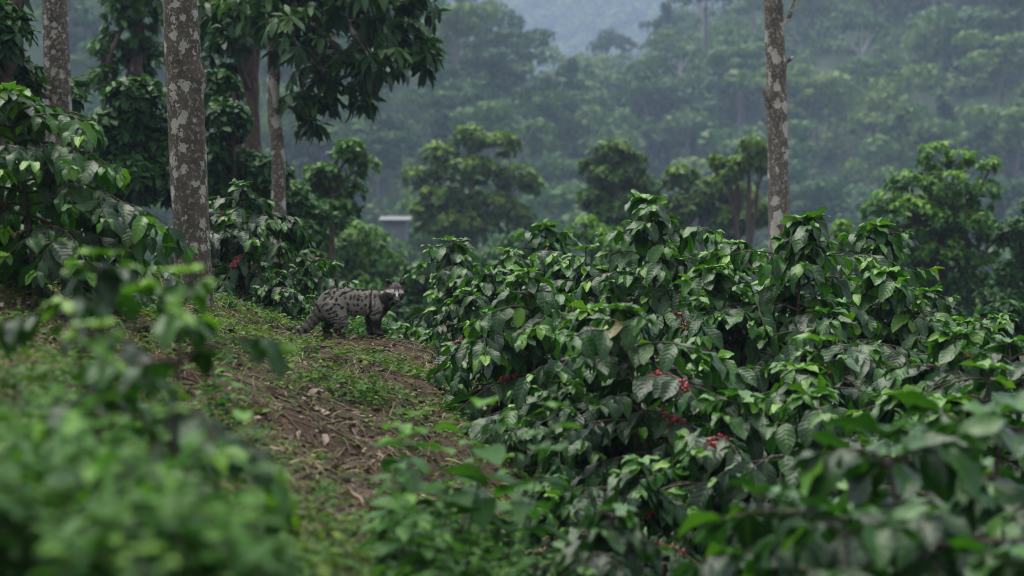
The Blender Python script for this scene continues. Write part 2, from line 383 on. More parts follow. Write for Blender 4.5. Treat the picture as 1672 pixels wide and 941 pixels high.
NODES = {}
def coffee(seed, H, Rr, ncl=10, first=.22, young=.36, step=.06, leafL=.152, lean=.09, bare=.12, name='coffee_bush'):
    rng = np.random.default_rng(seed)
    root = empty(name, (0, 0, 0))
    st = Geo(); lp = []; ld = []; ln = []; lL = []; lt = []; cl = []; ldr = []
    main = [bend((0, 0, 0), (rng.normal() * lean, rng.normal() * lean, 1), H, 12, wob=.07, rng=rng)]
    if H > 1.0 and rng.random() < .6:
        a = rng.random() * 6.28
        main.append(bend(main[0][2], (math.cos(a) * .35, math.sin(a) * .35, 1), H * .72, 10, up=.4, wob=.07, rng=rng))
    def put(p, d, n, L, t, dr): lp.append(p); ld.append(d); ln.append(n); lL.append(L); lt.append(t); ldr.append(dr)
    def branch(p0, d0, L, depth, tip_t):
        n = max(4, int(L / .06)); pts = bend(p0, d0, L, n, wob=.14, rng=rng, grav=.75 + .35 * L)
        V, F = tube(pts, np.linspace(.0075 if depth == 0 else .004, .0018, n + 1), 5); st.add(V, F)
        for i in range(1, n + 1):
            s = i / n
            if s < bare and depth == 0 and rng.random() < .85: continue
            d = unit(pts[i] - pts[i-1]); side = unit(np.cross(d, [0, 0, 1]))
            for sg in (-1, 1):
                if rng.random() < .08: continue
                dn = rng.uniform(.25, 1.0)
                ldv = side * sg * rng.uniform(.5, .85) + d * rng.uniform(.3, .6) - np.array([0, 0, dn]) * (1 - .65 * (s > .86)) + rng.normal(size=3) * .12
                t = np.clip(rng.normal(.22, .16) + (young * .85 if s > .88 else 0) + tip_t, 0, 1)
                put(pts[i], ldv, np.array([0, 0, 1.0]) + d * .35 + side * sg * .35 + rng.normal(size=3) * .22, leafL * rng.uniform(.5, 1.15) * (.65 if s > .93 else 1), t, rng.uniform(.25, .9))
            if depth == 0 and .1 < s < (.8 if rng.random() < .4 else .5) and tip_t == 0: cl.append((pts[i], d))
        for k in range(2):   # growing tip
            d = unit(pts[-1] - pts[-2])
            put(pts[-1], d + rng.normal(size=3) * .35 + [0, 0, .2], np.array([0, 0, 1.0]) + rng.normal(size=3) * .3, leafL * rng.uniform(.4, .65), np.clip(young + rng.normal(.3, .15), 0, 1), rng.uniform(.3, 1.1))
        if depth == 0 and L > .35:
            for k in range(rng.integers(2, 4)):
                i = rng.integers(max(1, n // 4), n); d = unit(pts[i] - pts[i-1]); sd = unit(np.cross(d, [0, 0, 1])) * rng.choice([-1, 1])
                branch(pts[i], sd * .8 + d * .6 + [0, 0, .15], L * rng.uniform(.35, .6), 1, tip_t)
    for mi, pts in enumerate(main):
        Hh = np.linalg.norm(np.diff(pts, axis=0), axis=1).sum()
        V, F = tube(pts, np.linspace(.018 if mi == 0 else .012, .003, len(pts)) * (.7 + .3 * H), 8, rough=.04, rng=rng); st.add(V, F)
        seg = np.r_[0, np.cumsum(np.linalg.norm(np.diff(pts, axis=0), axis=1))]
        z = first * H if mi == 0 else .25 * H; a = rng.random() * 6.28
        while z < Hh:
            p = np.array([np.interp(z, seg, pts[:, k]) for k in range(3)])
            t = z / Hh
            L = Rr * (1.0 - t ** 2.4) * (.55 + .45 * min(1, t / .3)) * (1 if mi == 0 else .7) + .05
            el = -.05 + .95 * t ** 1.5
            for k in (0, PI):
                if rng.random() < .06: continue
                aa = a + k + rng.normal() * .25
                branch(p, (math.cos(aa), math.sin(aa), el + rng.normal() * .12), L * rng.uniform(.5, 1.3), 0, .12 * (t > .8))
            a += PI / 2; z += step * rng.uniform(.8, 1.2)
        d = unit(pts[-1] - pts[-2])
        for k in range(6):
            aa = k * 2.4; put(pts[-1], np.array([math.cos(aa), math.sin(aa), .55]), np.array([0, 0, 1.0]) + rng.normal(size=3) * .2, leafL * rng.uniform(.45, .85), np.clip(young + .35, 0, 1), rng.uniform(.4, 1.2))
    st.build('stem', [M['stem']], root)
    L = np.array(lL)
    g = Geo(); V, F, luv, rnd = leaf_geo(np.array(lp), np.array(ld), np.array(ln), L, L * rng.uniform(.44, .58, len(L)), np.array(ldr), rng.uniform(.05, .6, len(L)), np.array(lt), rng, 4, 7, .72, .065)
    g.add(V, F, luv, rnd); g.build('foliage', [M['coffee']], root)
    if ncl and cl:
        # cherries ripen in knots along the older wood, several knots next to each other
        k = 0; used = set()
        while k < ncl:
            i0 = rng.integers(len(cl))
            for j in range(i0, min(len(cl), i0 + rng.integers(2, 5))):
                if j in used or k >= ncl: continue
                used.add(j); p, d = cl[j]
                cherries(p, d, rng.integers(8, 17), rng).build('cherry_cluster', [M['cherry']], root, p - [0, 0, .006]); k += 1
            if len(used) > len(cl) * .8: break
    NODES[root.name] = cl
    return root, len(L)

protos = []
for seed, H, Rr, ncl in ((11, .8, .58, 14), (12, .85, .66, 14), (13, 1.05, .66, 16), (14, 1.1, .74, 18), (15, 1.3, .70, 18), (16, 1.4, .82, 18), (17, 1.7, .9, 16), (18, .95, .60, 16), (19, 1.0, 1.0, 14), (20, .85, .55, 10)):
    root, n = coffee(seed, H, Rr, ncl, **(dict(leafL=.19, step=.10, young=.12) if seed == 20 else {}))
    protos.append([root, H, Rr, False])
    print('coffee', H, n)

def place_coffee(px, top, y, label, rz=None, pref=None, s_rng=(.8, 1.25), rad=None):
    """px/top say where its tip stands; the foot follows the terrain"""
    t = P(px, top, y); zb = hh(t[0], y); H = t[2] - zb
    i = pref if pref is not None else int(np.argmin([abs(math.log(max(H, .2) / (p[1] * 1.0))) + .12 * abs(p[3]) for p in protos[:8]]))
    pr = protos[i]; s = float(np.clip(H / (pr[1] * 1.0), *s_rng)); zb = t[2] - pr[1] * 1.0 * s if s * pr[1] * 1.0 > H + .02 else zb
    rz = R.random() * 6.28 if rz is None else rz
    loc = (t[0], y, zb - .02)
    if not pr[3]:
        o = pr[0]; o.location = [float(v) for v in loc]; o.rotation_euler = (0, 0, rz); o.scale = (s, s, s); pr[3] = True
    else: o = dup(pr[0], loc, rz, s)
    if 'cherries' in label:
        cl = NODES[pr[0].name]; ca, sa = math.cos(rz), math.sin(rz)
        order = sorted(range(len(cl)), key=lambda k: (sa * cl[k][0][0] + ca * cl[k][0][1]) * .8 - .35 * cl[k][0][2] + R.random() * .12)
        for k in order[:9]:
            p, d = cl[k]; cherries(p, d, int(R.integers(12, 20)), R, .08).build('cherry_cluster', [M['cherry']], o, p + [0, 0, -.008])
    tag(o, label, 'coffee bush', 'coffee bushes of the plantation')
    print(f'bush {label[:40]:40s} y={y} H={H:.2f} proto={i} s={s:.2f}')
    return o

bushes = [
 (1085, 492, 8.5, 'coffee bush with thin bare stem and red cherries, front centre of the thicket'),
 (1268, 352, 10.5, 'tall coffee bush directly below the lichen spotted bare trunk'),
 (1088, 318, 11.2, 'tall coffee bush whose lone tip shoot rises highest in the thicket'),
 (935, 392, 11.8, 'coffee bush behind the thicket, left of the highest tip shoot'),
 (1395, 362, 11.4, 'coffee bush with arching branches right of the spotted trunk'),
 (1180, 408, 12.2, 'coffee bush between the highest tip shoot and the spotted trunk'),
 (868, 350, 16.0, 'softly blurred coffee bush top behind the far edge of the thicket'),
 (770, 388, 15.0, 'soft coffee bush farther back, between the civet and the thicket'),
 (745, 425, 17.0, 'small hazy coffee bush between the civet head and the thicket'),
 (800, 440, 13.0, 'coffee bush at the left end of the sharp thicket'),
 (885, 440, 10.2, 'glossy coffee bush on the left flank of the thicket above the path'),
 (835, 535, 10.6, 'low coffee bush spilling onto the right edge of the path'),
 (975, 500, 9.3, 'coffee bush with broad glossy leaves left of the bare stem'),
 (1245, 540, 9.0, 'coffee bush with pale broad leaves below the spotted trunk'),
 (1390, 500, 9.8, 'coffee bush under the arching branches at the thicket middle right'),
 (1500, 532, 9.0, 'coffee bush with dark stem and cherries at the right of the thicket'),
 (1600, 520, 10.4, 'coffee bush at the back right edge of the thicket'),
 (1690, 545, 8.6, 'coffee bush cut by the right frame edge at mid height'),
 (1050, 742, 7.3, 'low coffee bush with light young leaves at the foot of the bare stem'),
 (1330, 640, 7.6, 'coffee bush low in the thicket with hanging dark leaves'),
 (1190, 640, 8.0, 'coffee bush with a bright knot of cherries beside the bare stem'),
 (1610, 655, 5.3, 'blurred near coffee bush with big drooping leaves at the right'),
 (1470, 720, 4.9, 'blurred near coffee bush low at the right with grey sheen'),
 (1240, 800, 4.7, 'blurred small coffee bush at the bottom right of the middle'),
 (985, 822, 5.7, 'blurred light green coffee sapling at the bottom centre'),
 (1500, 700, 4.4, 'blurred near coffee bush with large grey green leaves hanging at the right'),
 (1380, 830, 4.1, 'blurred near coffee bush at the lower edge, left of the corner cherries'),
 (1660, 880, 4.2, 'blurred nearest coffee bush with red cherries in the lower right corner'),
 (60, 140, 9.4, 'large arching coffee bush with dark stem on the left bank'),
 (-90, 170, 10.5, 'coffee bush at the left frame edge behind the arching one'),
 (120, 345, 11.2, 'coffee bush on the bank midway between the arching bush and the thick trunk'),
 (50, 250, 12.6, 'coffee bush high on the left bank under the tree foliage'),
 (405, 298, 14.2, 'coffee bush with cherries right behind the thick spotted trunk'),
 (345, 330, 16.0, 'coffee bush hidden half behind the thick spotted trunk'),
 (470, 372, 15.0, 'coffee bush behind the crest above the civet tail'),
 (505, 425, 14.3, 'low coffee bush behind the civet rump'),
 (445, 440, 13.6, 'low glossy coffee bush behind the civet tail'),
 (1480, 470, 12.6, 'coffee bush at the back of the thicket before the tufted tree'),
 (1335, 475, 10.4, 'coffee bush right below the fork of the arching branches'),
 (1560, 580, 7.9, 'coffee bush in front of the one with the dark stem at the right'),
 (1145, 580, 9.6, 'coffee bush just right behind the bare stem'),
 (770, 520, 12.7, 'small coffee bush at the end of the crest right of the civet'),
 (770, 470, 12.1, 'coffee bush overhanging the crest beyond the path'),
 (835, 405, 14.0, 'soft coffee bush behind the left end of the thicket'),
 (1010, 430, 13.2, 'coffee bush in the second row left of the highest shoot'),
 (925, 620, 8.9, 'low coffee bush on the path side of the bare stem'),
 (1440, 640, 8.2, 'coffee bush with grey sheen low in the middle right of the thicket'),
 (1530, 690, 6.7, 'slightly soft coffee bush before the dark stem at the right'),
 (890, 775, 7.5, 'small coffee bush at the lower left foot of the thicket'),
 (1130, 690, 8.7, 'coffee bush in shade behind the low one with light leaves'),
 (1655, 512, 12.6, 'coffee bush at the right frame edge under the dark green tree'),
 (1400, 790, 6.0, 'soft coffee bush low at the right between sharp and blurred ones'),
 (185, 400, 10.4, 'small coffee bush under the branches that arch over the left bank'),
 (120, 335, 11.0, 'coffee bush in the shade below the arching branches on the left bank'),
 (10, 300, 10.6, 'coffee bush low at the left frame edge on the bank'),
]
for b in bushes: place_coffee(b[0], b[1], b[2], b[3], pref=8 if 'large arching' in b[3] or 'arching one' in b[3] else 9 if b[2] < 5.5 else None, s_rng=(.7, 1.25))
for p in protos:
    if not p[3]:
        for o in list(p[0].children): bpy.data.objects.remove(o)
        bpy.data.objects.remove(p[0])

# ------------------------------------------------------------------ weeds of the near bank
def weed(seed, H, stems, leafL, name='weed', mat='weed', wide=.55):
    rng = np.random.default_rng(seed); root = empty(name, (0, 0, 0)); st = Geo()
    lp = []; ld = []; ln = []; lL = []; lt = []
    for s in range(stems):
        a = rng.random() * 6.28; hgt = H * rng.uniform(.6, 1.05)
        pts = bend((rng.normal() * .04, rng.normal() * .04, -.03), (math.cos(a) * .35, math.sin(a) * .35, 1), hgt, 9, up=.3, wob=.16, rng=rng)
        V, F = tube(pts, np.linspace(.004, .0015, 10), 5); st.add(V, F)
        ph = rng.random() * 6.28
        for i in range(2, 10):
            for k in (0, PI):
                aa = ph + k + rng.normal() * .2; up = rng.uniform(-.15, .45)
                lp.append(pts[i] + rng.normal(size=3) * .004); ld.append((math.cos(aa), math.sin(aa), up)); ln.append(rng.normal(size=3) * .2 + [0, 0, 1])
                lL.append(leafL * rng.uniform(.7, 1.15) * (1 if i < 8 else .65)); lt.append(np.clip(rng.normal(.4, .16) + .3 * (i > 7), 0, 1))
            ph += PI / 2 + rng.normal() * .15
    st.build('stem', [M['greenstem']], root)
    L = np.array(lL); V, F, luv, rnd = leaf_geo(np.array(lp), np.array(ld), np.array(ln), L, L * rng.uniform(wide * .85, wide * 1.15, len(L)), rng.uniform(.3, 1.1, len(L)), rng.uniform(.1, .5, len(L)), np.array(lt), rng, 2, 5, .75, .03)
    g = Geo(); g.add(V, F, luv, rnd); g.build('foliage', [M[mat]], root)
    return root
wp = [weed(31, .34, 4, .075), weed(32, .42, 4, .085), weed(33, .26, 5, .06), weed(34, .55, 3, .135, wide=.5), weed(35, .30, 6, .05), weed(36, .62, 1, .14, wide=.55), weed(37, .58, 2, .125, wide=.55)]
WH = (.34, .42, .26, .55, .30, .60, .54)
wused = [False] * 7
def place_weed(x, y, i, s, label, group, dz=0):
    loc = (x, y, hh(x, y) + dz); rz = R.random() * 6.28
    if not wused[i]:
        o = wp[i]; wused[i] = True; o.location = [float(v) for v in loc]; o.rotation_euler = (0, 0, rz); o.scale = (s, s, s)
    else: o = dup(wp[i], loc, rz, s)
    tag(o, label, 'weed', group); return o
WL = 'blurred leafy green weed in the dense patch on the near left bank'
WG = 'weeds crowding the near left bank'
k = 0
while k < 58:
    y = R.uniform(2.7, 6.6); px = R.uniform(-120, 430)
    x = (px - 836) * K * y; z = hh(x, y); py = 470.5 + (CZ - z) / (K * y)
    if py < 520 or py > 1250: continue
    if 150 < px < 450 and 740 < py < 1000 and R.random() < .9: continue      # bare brown soil
    i = int(R.choice([0, 1, 2, 3, 4, 5, 6, 3, 6])); sc_ = R.uniform(.55, 1.15); tip = 470.5 + (CZ - z - WH[i] * sc_) / (K * y)
    if tip < 570 + max(0, px - 230) * .9 + R.uniform(0, 60): continue
    place_weed(x, y, i, sc_, WL, WG); k += 1
k = 0
while k < 34:
    y = R.uniform(3.8, 6.6); px = R.uniform(430, 900)
    x = (px - 836) * K * y
    py = 470.5 + (CZ - hh(x, y)) / (K * y)
    i = int(R.choice([0, 2, 4])); sc_ = R.uniform(.6, 1.15); tip = py - WH[i] * sc_ / (K * y)
    if py < 800 or tip < (800 if px < 640 else 700): continue
    place_weed(x, y, i, sc_, 'soft leafy weed among those filling the bottom centre below the path', 'weeds below the path'); k += 1
for (px, top, y, i, lab) in (
  (745, 622, 5.7, 5, 'tall light green weed standing before the path with broad pale leaves'),
  (640, 690, 5.5, 6, 'light green weed left beside the tallest one before the path'),
  (820, 740, 5.9, 1, 'light green weed at the thicket side of the tallest one'),
  (700, 800, 5.0, 1, 'light green weed low at the bottom centre before the tallest one'),
  (430, 655, 4.3, 5, 'single blurred weed with big rounded leaves over the dead leaf litter'),
  (690, 675, 5.6, 5, 'light green weed crowding the tallest one on its left'),
  (790, 690, 5.5, 6, 'light green weed crowding the tallest one on its right'),
  (380, 600, 6.8, 1, 'fresh green weed on the bank edge above the leaf litter')):
    t = P(px, top, y); g = hh(t[0], y); Hs = WH[i]; s = float(np.clip((t[2] - g) / Hs * 1.25, .7, 1.9))
    print('WEED', lab, t, g, s)
    place_weed(t[0], y, i, s, lab, 'taller weeds before the path', dz=max(0, 0))

# large blurred saplings on the left, close to the lens
sap, _ = coffee(51, .75, .34, 0, .25, .75, .11, .13, .08, .1, name='broadleaf_sapling')
sused = False
for (px, top, y, lab) in ((190, 375, 4.3, 'blurred broadleaf sapling with large dark leaves rising on the near left'),
                          (275, 400, 4.0, 'blurred sapling with light green leaves crossing the foot of the thick trunk'),
                          (150, 490, 3.4, 'blurred squat sapling in the weeds on the near left'),
                          (210, 850, 2.3, 'blurred sapling nearest to the lens at the bottom left')):
    t = P(px, top, y); g = hh(t[0], y); s = float(np.clip((t[2] - g) / .8, .35, 1.3)); loc = (t[0], y, max(g, t[2] - .8 * s) - .02)
    if not sused: o = sap; o.location = [float(v) for v in loc]; o.scale = (s, s, s); sused = True
    else: o = dup(sap, loc, R.random() * 6.28, s)
    tag(o, lab, 'sapling', 'blurred saplings on the left')

# ------------------------------------------------------------------ ground cover, grass, dead leaves (stuff)
def scatter(n, y0, y1, x0, x1, keep):
    x = R.uniform(x0, x1, n); y = R.uniform(y0, y1, n)
    m = R.random(n) < keep(x, y); return x[m], y[m]
def px_of(x, y): return x / (K * y) + 836
def gnormal(x, y):
    e = .05; z = h(x, y); return unit(np.stack([-(h(x + e, y) - z) / e, -(h(x, y + e) - z) / e, np.ones_like(x)], -1)), z
def build_cover():
    def keep(x, y):
        px = px_of(x, y); z = h(x, y); py = 470.5 + (CZ - z) / (K * y)
        k = .25 + .75 * sstep(.42, .54, fbm(x * 1.3 + 9, y * 1.3))
        k *= 1 - .75 * (sstep(430, 480, px) * (1 - sstep(640, 720, px)) * sstep(650, 690, py) * (1 - sstep(790, 840, py)))   # leaf-litter hollow
        k *= 1 - .8 * (sstep(500, 570, px) * (1 - sstep(720, 800, px)) * sstep(535, 548, py) * (1 - sstep(585, 610, py)))    # bare crest
        k *= 1 - .6 * (px < 240) * (py > 450) * (py < 590)
        return k
    clear = lambda x, y: 1 - .8 * (np.abs(x + 1.05) < .55) * (np.abs(y - 12.1) < .4)
    keep0 = keep; keep = lambda x, y: keep0(x, y) * clear(x, y)
    x, y = scatter(30000, 3.0, 14.5, -5.2, 1.2, keep); n = len(x)
    nr, z = gnormal(x, y); m = 5
    a = R.random((n, 1)) * 6.28 + np.arange(m)[None] * 2.4 + R.normal(size=(n, m)) * .3
    hgt = R.uniform(.005, .07, (n, 1)) * np.linspace(.4, 1, m)[None]
    pos = np.stack([x[:, None] + .012 * np.cos(a), y[:, None] + .012 * np.sin(a), z[:, None] + hgt], -1).reshape(-1, 3)
    d = np.stack([np.cos(a), np.sin(a), R.uniform(-.1, .7, (n, m))], -1).reshape(-1, 3)
    sz = np.repeat(R.uniform(.018, .05, n), m) * R.uniform(.7, 1.2, n * m)
    nn = np.array([0, 0, 1.0]) + R.normal(size=(n * m, 3)) * .3
    t = np.repeat(np.clip(R.normal(.45, .2, n), 0, 1), m)
    V, F, luv, rnd = leaf_geo(pos, d, nn, sz, sz * R.uniform(.4, .65, n * m), R.uniform(.2, 1.0, n * m), .3, t, R, 2, 3)
    g = Geo(); g.add(V, F, luv, rnd); tag(g.build('ground_cover', [M['cover']]), 'small green seedlings covering the bank', 'ground cover', kind='stuff')
def build_grass():
    def keep(x, y):
        px = px_of(x, y)
        return .45 + .55 * sstep(.45, .6, fbm(x * 1.1 + 30, y * 1.1 + 4))
    x, y = scatter(46000, 4, 14.5, -5.2, .6, keep)
    x2, y2 = scatter(7000, 11.2, 13.6, -3.4, -.1, lambda x, y: np.ones_like(x)); x = np.r_[x, x2]; y = np.r_[y, y2]
    ok = ~((np.abs(x + 1.05) < .55) & (np.abs(y - 12.1) < .4) & (R.random(len(x)) < .75)); x = x[ok]; y = y[ok]; n = len(x)
    nr, z = gnormal(x, y); a = R.random(n) * 6.28; L = R.uniform(.04, .14, n)
    d = np.stack([np.cos(a), np.sin(a), R.uniform(.1, 1.6, n)], -1)
    V, F, luv, rnd = leaf_geo(np.stack([x, y, z - .004], -1), d, np.array([0, 0, 1.0]) + R.normal(size=(n, 3)) * .4, L, R.uniform(.003, .007, n), R.uniform(.8, 2.6, n), .2, np.clip(R.normal(.5, .25, n), 0, 1), R, 1, 5, .35, 0)
    g = Geo(); g.add(V, F, luv, rnd); tag(g.build('grass', [M['grass']]), 'short curled grass, partly dry, on the bank', 'grass', kind='stuff')
def build_litter():
    def keep(x, y):
        px = px_of(x, y); z = h(x, y); py = 470.5 + (CZ - z) / (K * y)
        a = sstep(400, 450, px) * (1 - sstep(700, 800, px)) * sstep(610, 660, py) * (1 - sstep(820, 880, py))
        b = (px < 250) * sstep(440, 480, py) * (1 - sstep(580, 620, py))
        c = .32 + .3 * sstep(.5, .6, fbm(x * 1.7, y * 1.7 + 50))
        return np.clip(np.maximum(np.maximum(a, b), c), 0, 1)
    x, y = scatter(44000, 3.0, 13.5, -4.8, .8, keep); n = len(x)
    nr, z = gnormal(x, y); a = R.random(n) * 6.28
    tq = np.stack([np.cos(a), np.sin(a), np.zeros(n)], -1); d = unit(tq - nr * np.sum(tq * nr, 1, keepdims=True)) + nr * R.uniform(-.1, .35, n)[:, None]
    L = np.clip(R.lognormal(-3.3, .55, n), .012, .13)
    V, F, luv, rnd = leaf_geo(np.stack([x, y, z + .004], -1), d, nr + R.normal(size=(n, 3)) * .35, L, L * R.uniform(.2, .45, n), R.uniform(-2.4, 2.4, n), R.uniform(-1.2, 1.2, n), np.clip(R.beta(1.4, 2.2, n), 0, 1), R, 2, 4, .7, .09)
    g = Geo(); g.add(V, F, luv, rnd)
    x, y = scatter(1800, 4, 13.3, -4, .6, lambda x, y: np.ones_like(x))
    for i in range(len(x)):
        a = R.random() * 6.28; Ls = R.uniform(.08, .35); zz = hh(x[i], y[i])
        p = bend((x[i], y[i], zz + .012), (math.cos(a), math.sin(a), .1), Ls, 4, wob=.3, grav=.15)
        p[:, 2] = np.maximum(h(p[:, 0], p[:, 1]) + .008, p[:, 2] * 0 + h(p[:, 0], p[:, 1]) + .008)
        V, F = tube(p, np.linspace(.004, .002, 5) * R.uniform(.6, 1.5), 4); g.add(V, F, np.tile([0, .5, R.uniform(.1, .7)], (len(V), 1)))
    tag(g.build('dead_leaves', [M['litter']]), 'brown and pale dead leaves and twigs littering the soil', 'leaf litter', kind='stuff')
def build_clods():
    x, y = scatter(16000, 4, 13.5, -4.6, .6, lambda x, y: .3 + .7 * sstep(.45, .6, fbm(x * 2, y * 2 + 11))); n = len(x)
    z = h(x, y); sv, sf = ico(); sv = sv; V = []; r = R.lognormal(-4.75, .5, n)
    import bmesh
    bm = bmesh.new(); bmesh.ops.create_icosphere(bm, subdivisions=1, radius=1); bm.verts.ensure_lookup_table()
    sv = np.array([v.co[:] for v in bm.verts]); sf = np.array([[v.index for v in f.verts] for f in bm.faces]); bm.free()
    X = np.stack([x, y, z + r * .2], -1)[:, None] + sv[None] * r[:, None, None] * R.uniform(.55, 1.3, (n, len(sv), 1)) * [1, 1, .7]
    F = (np.arange(n)[:, None, None] * len(sv) + sf[None]).reshape(-1, 3)
    o = link('soil_clods', make_mesh('soil_clods', X.reshape(-1, 3), [F], [M['ground']], smooth=False)); tag(o, 'loose clods of brown soil on the bank', 'soil', kind='stuff')
build_cover(); build_grass(); build_litter(); build_clods()

# ------------------------------------------------------------------ trees
def rosette(lst, p, d, n, L, rng, hang=.5, t0=.4):
    d = unit(d); a0 = rng.random() * 6.28
    u = unit(np.cross(d, [.3, .2, 1])); w = np.cross(d, u)
    for k in range(n):
        a = a0 + k * 2.4; q = u * math.cos(a) + w * math.sin(a)
        dv = q * rng.uniform(.6, 1) + d * rng.uniform(.1, .6) - np.array([0, 0, hang * rng.uniform(.4, 1.3)])
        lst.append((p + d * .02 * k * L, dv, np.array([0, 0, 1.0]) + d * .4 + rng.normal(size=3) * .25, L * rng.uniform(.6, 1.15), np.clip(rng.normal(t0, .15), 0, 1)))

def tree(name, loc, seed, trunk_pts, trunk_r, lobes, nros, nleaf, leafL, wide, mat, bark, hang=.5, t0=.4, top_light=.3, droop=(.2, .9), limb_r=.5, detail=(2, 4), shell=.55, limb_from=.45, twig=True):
    """lobes: (cx,cy,cz,rx,ry,rz) in local coordinates; foliage sits in rosettes on twigs in each lobe"""
    rng = np.random.default_rng(seed); root = empty(name, loc); tr = Geo()
    tp = np.asarray(trunk_pts, float); n = len(tp)
    tt = np.linspace(0, 1, 22); s = np.linspace(0, 1, n)
    pts = np.stack([np.interp(tt, s, tp[:, k]) for k in range(3)], 1); pts[1:-1] += rng.normal(size=(20, 3)) * trunk_r * .12
    rad = np.linspace(trunk_r, trunk_r * .45, 22); rad[0] *= 1.35; rad[1] *= 1.12
    V, F = tube(pts, rad, 14, rough=.03, rng=rng); tr.add(V, F)
    lv = []; vol = np.array([l[3] * l[4] * l[5] for l in lobes]) ** .7; vol /= vol.sum()
    for l, f in zip(lobes, vol):
        c = np.array(l[:3], float); r = np.array(l[3:], float)
        i = int(rng.uniform(limb_from, .98) * 21); p0 = pts[i]
        mid = (p0 + c) / 2 + rng.normal(size=3) * np.linalg.norm(c - p0) * .08
        q = np.linspace(0, 1, 7)[:, None]; limb = (1-q)**2 * p0 + 2*q*(1-q) * mid + q*q * c
        lr = min(trunk_r * limb_r, .02 + .03 * np.linalg.norm(c - p0)); V, F = tube(limb, np.linspace(lr, lr * .3, 7), 6); tr.add(V, F)
        for k in range(max(3, int(nros * f))):
            v = unit(rng.normal(size=3)); rr = rng.uniform(shell, 1.0) ** .7 if rng.random() < .8 else rng.uniform(.2, .9)
            if v[2] < -.3 and rng.random() < .5: v[2] *= -1
            p = c + v * r * rr * rng.uniform(.85, 1.12)
            b = limb[rng.integers(3, 7)]
            if twig and rng.random() < .6:
                m = (b + p) / 2 + np.array([0, 0, .1 * np.linalg.norm(p - b)]); q3 = np.linspace(0, 1, 4)[:, None]
                V, F = tube((1-q3)**2 * b + 2*q3*(1-q3) * m + q3*q3 * p, np.linspace(lr * .25, lr * .06, 4), 4); tr.add(V, F)
            rosette(lv, p, v * .8 + [0, 0, .35], nleaf, leafL, rng, hang, t0 + top_light * (v[2] * rr - .2))  # lighter tint toward lobe tops: light from above put into leaf colour
    tr.build('trunk', [M[bark]], root)
    A = [np.array([q[i] for q in lv]) for i in range(5)]; N = len(A[0])
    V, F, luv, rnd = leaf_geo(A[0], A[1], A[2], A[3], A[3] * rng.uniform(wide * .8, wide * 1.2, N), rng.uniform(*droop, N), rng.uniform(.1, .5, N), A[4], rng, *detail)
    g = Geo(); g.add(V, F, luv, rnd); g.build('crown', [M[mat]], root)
    return root
def lobes_px(spec, y, base, ry=1.0, shrink=.86):
    """lobe specs (px,py,rx_px,rz_px, dy) turned into metres around the tree's base"""
    out = []
    for (px, py, rx, rz, dy) in spec:
        c = P(px, py, y + dy) - base; s = K * (y + dy) * shrink
        out.append((c[0], c[1], c[2], rx * s, rx * s * ry, rz * s))
    return out
def tree_px(name, label, cat, y, trunk, tr, spec, seed, *a, group=None, ry=1.0, shrink=.86, **kw):
    """trunk: list of (px,py,dy) seen points; the foot is put on the terrain"""
    x0 = (trunk[0][0] - 836) * K * (y + trunk[0][2]); y0 = y + trunk[0][2]
    base = np.array([x0, y0, hh(x0, y0)])
    pts = [(0, 0, -.15)] + [tuple(P(p[0], p[1], y + p[2]) - base) for p in trunk]
    o = tree(name, base, seed, pts, tr, lobes_px(spec, y, base, ry, shrink), *a, **kw)
    return tag(o, label, cat, group)

def bare_trunk(name, label, base, pts, rad, bark, seed, stubs=(), bumps=()):
    rng = np.random.default_rng(seed); root = empty(name, base)
    pts = np.asarray(pts, float); n = 90; s = np.r_[0, np.cumsum(np.linalg.norm(np.diff(pts, axis=0), axis=1))]; q = np.linspace(0, s[-1], n)
    c = np.stack([np.interp(q, s, pts[:, k]) for k in range(3)], 1)
    c[:, 0] += .006 * np.sin(q * 2.1 + seed); r = np.interp(q, s, rad)
    seg = 28; V, F = tube(c, r, seg)
    a = np.arange(seg) * 2 * PI / seg
    W = V[:n * seg].reshape(n, seg, 3)
    rel = W - c[:, None]
    nz = 1 + .05 * (fbm(np.cos(a)[None] * 2 + 5 + np.zeros((n, 1)), q[:, None] * 5 + np.sin(a)[None] * 2) - .47) * 2 + .012 * rng.normal(size=(n, seg))
    for (zb, ang, amp, w) in bumps:
        nz = nz + amp * np.exp(-((c[:, None, 2] - zb) / w) ** 2) * np.exp(-((((np.arctan2(rel[..., 1], rel[..., 0]) - ang + PI) % (2*PI)) - PI) / .6) ** 2)
    W[:] = c[:, None] + rel * nz[..., None]
    g = Geo(); g.add(V, F); o = g.build('trunk', [M[bark]], root)
    for (z, d, L, r0, up) in stubs:
        i = int(np.argmin(np.abs(c[:, 2] - z))); p = bend(c[i], d, L, 6, up=up, wob=.25, rng=rng)
        g2 = Geo(); V, F = tube(p, np.r_[np.linspace(r0, r0 * .55, 6), r0 * .1], 8, rough=.08, rng=rng); g2.add(V, F); g2.build('branch', [M[bark]], root)
    return tag(root, label, 'tree')

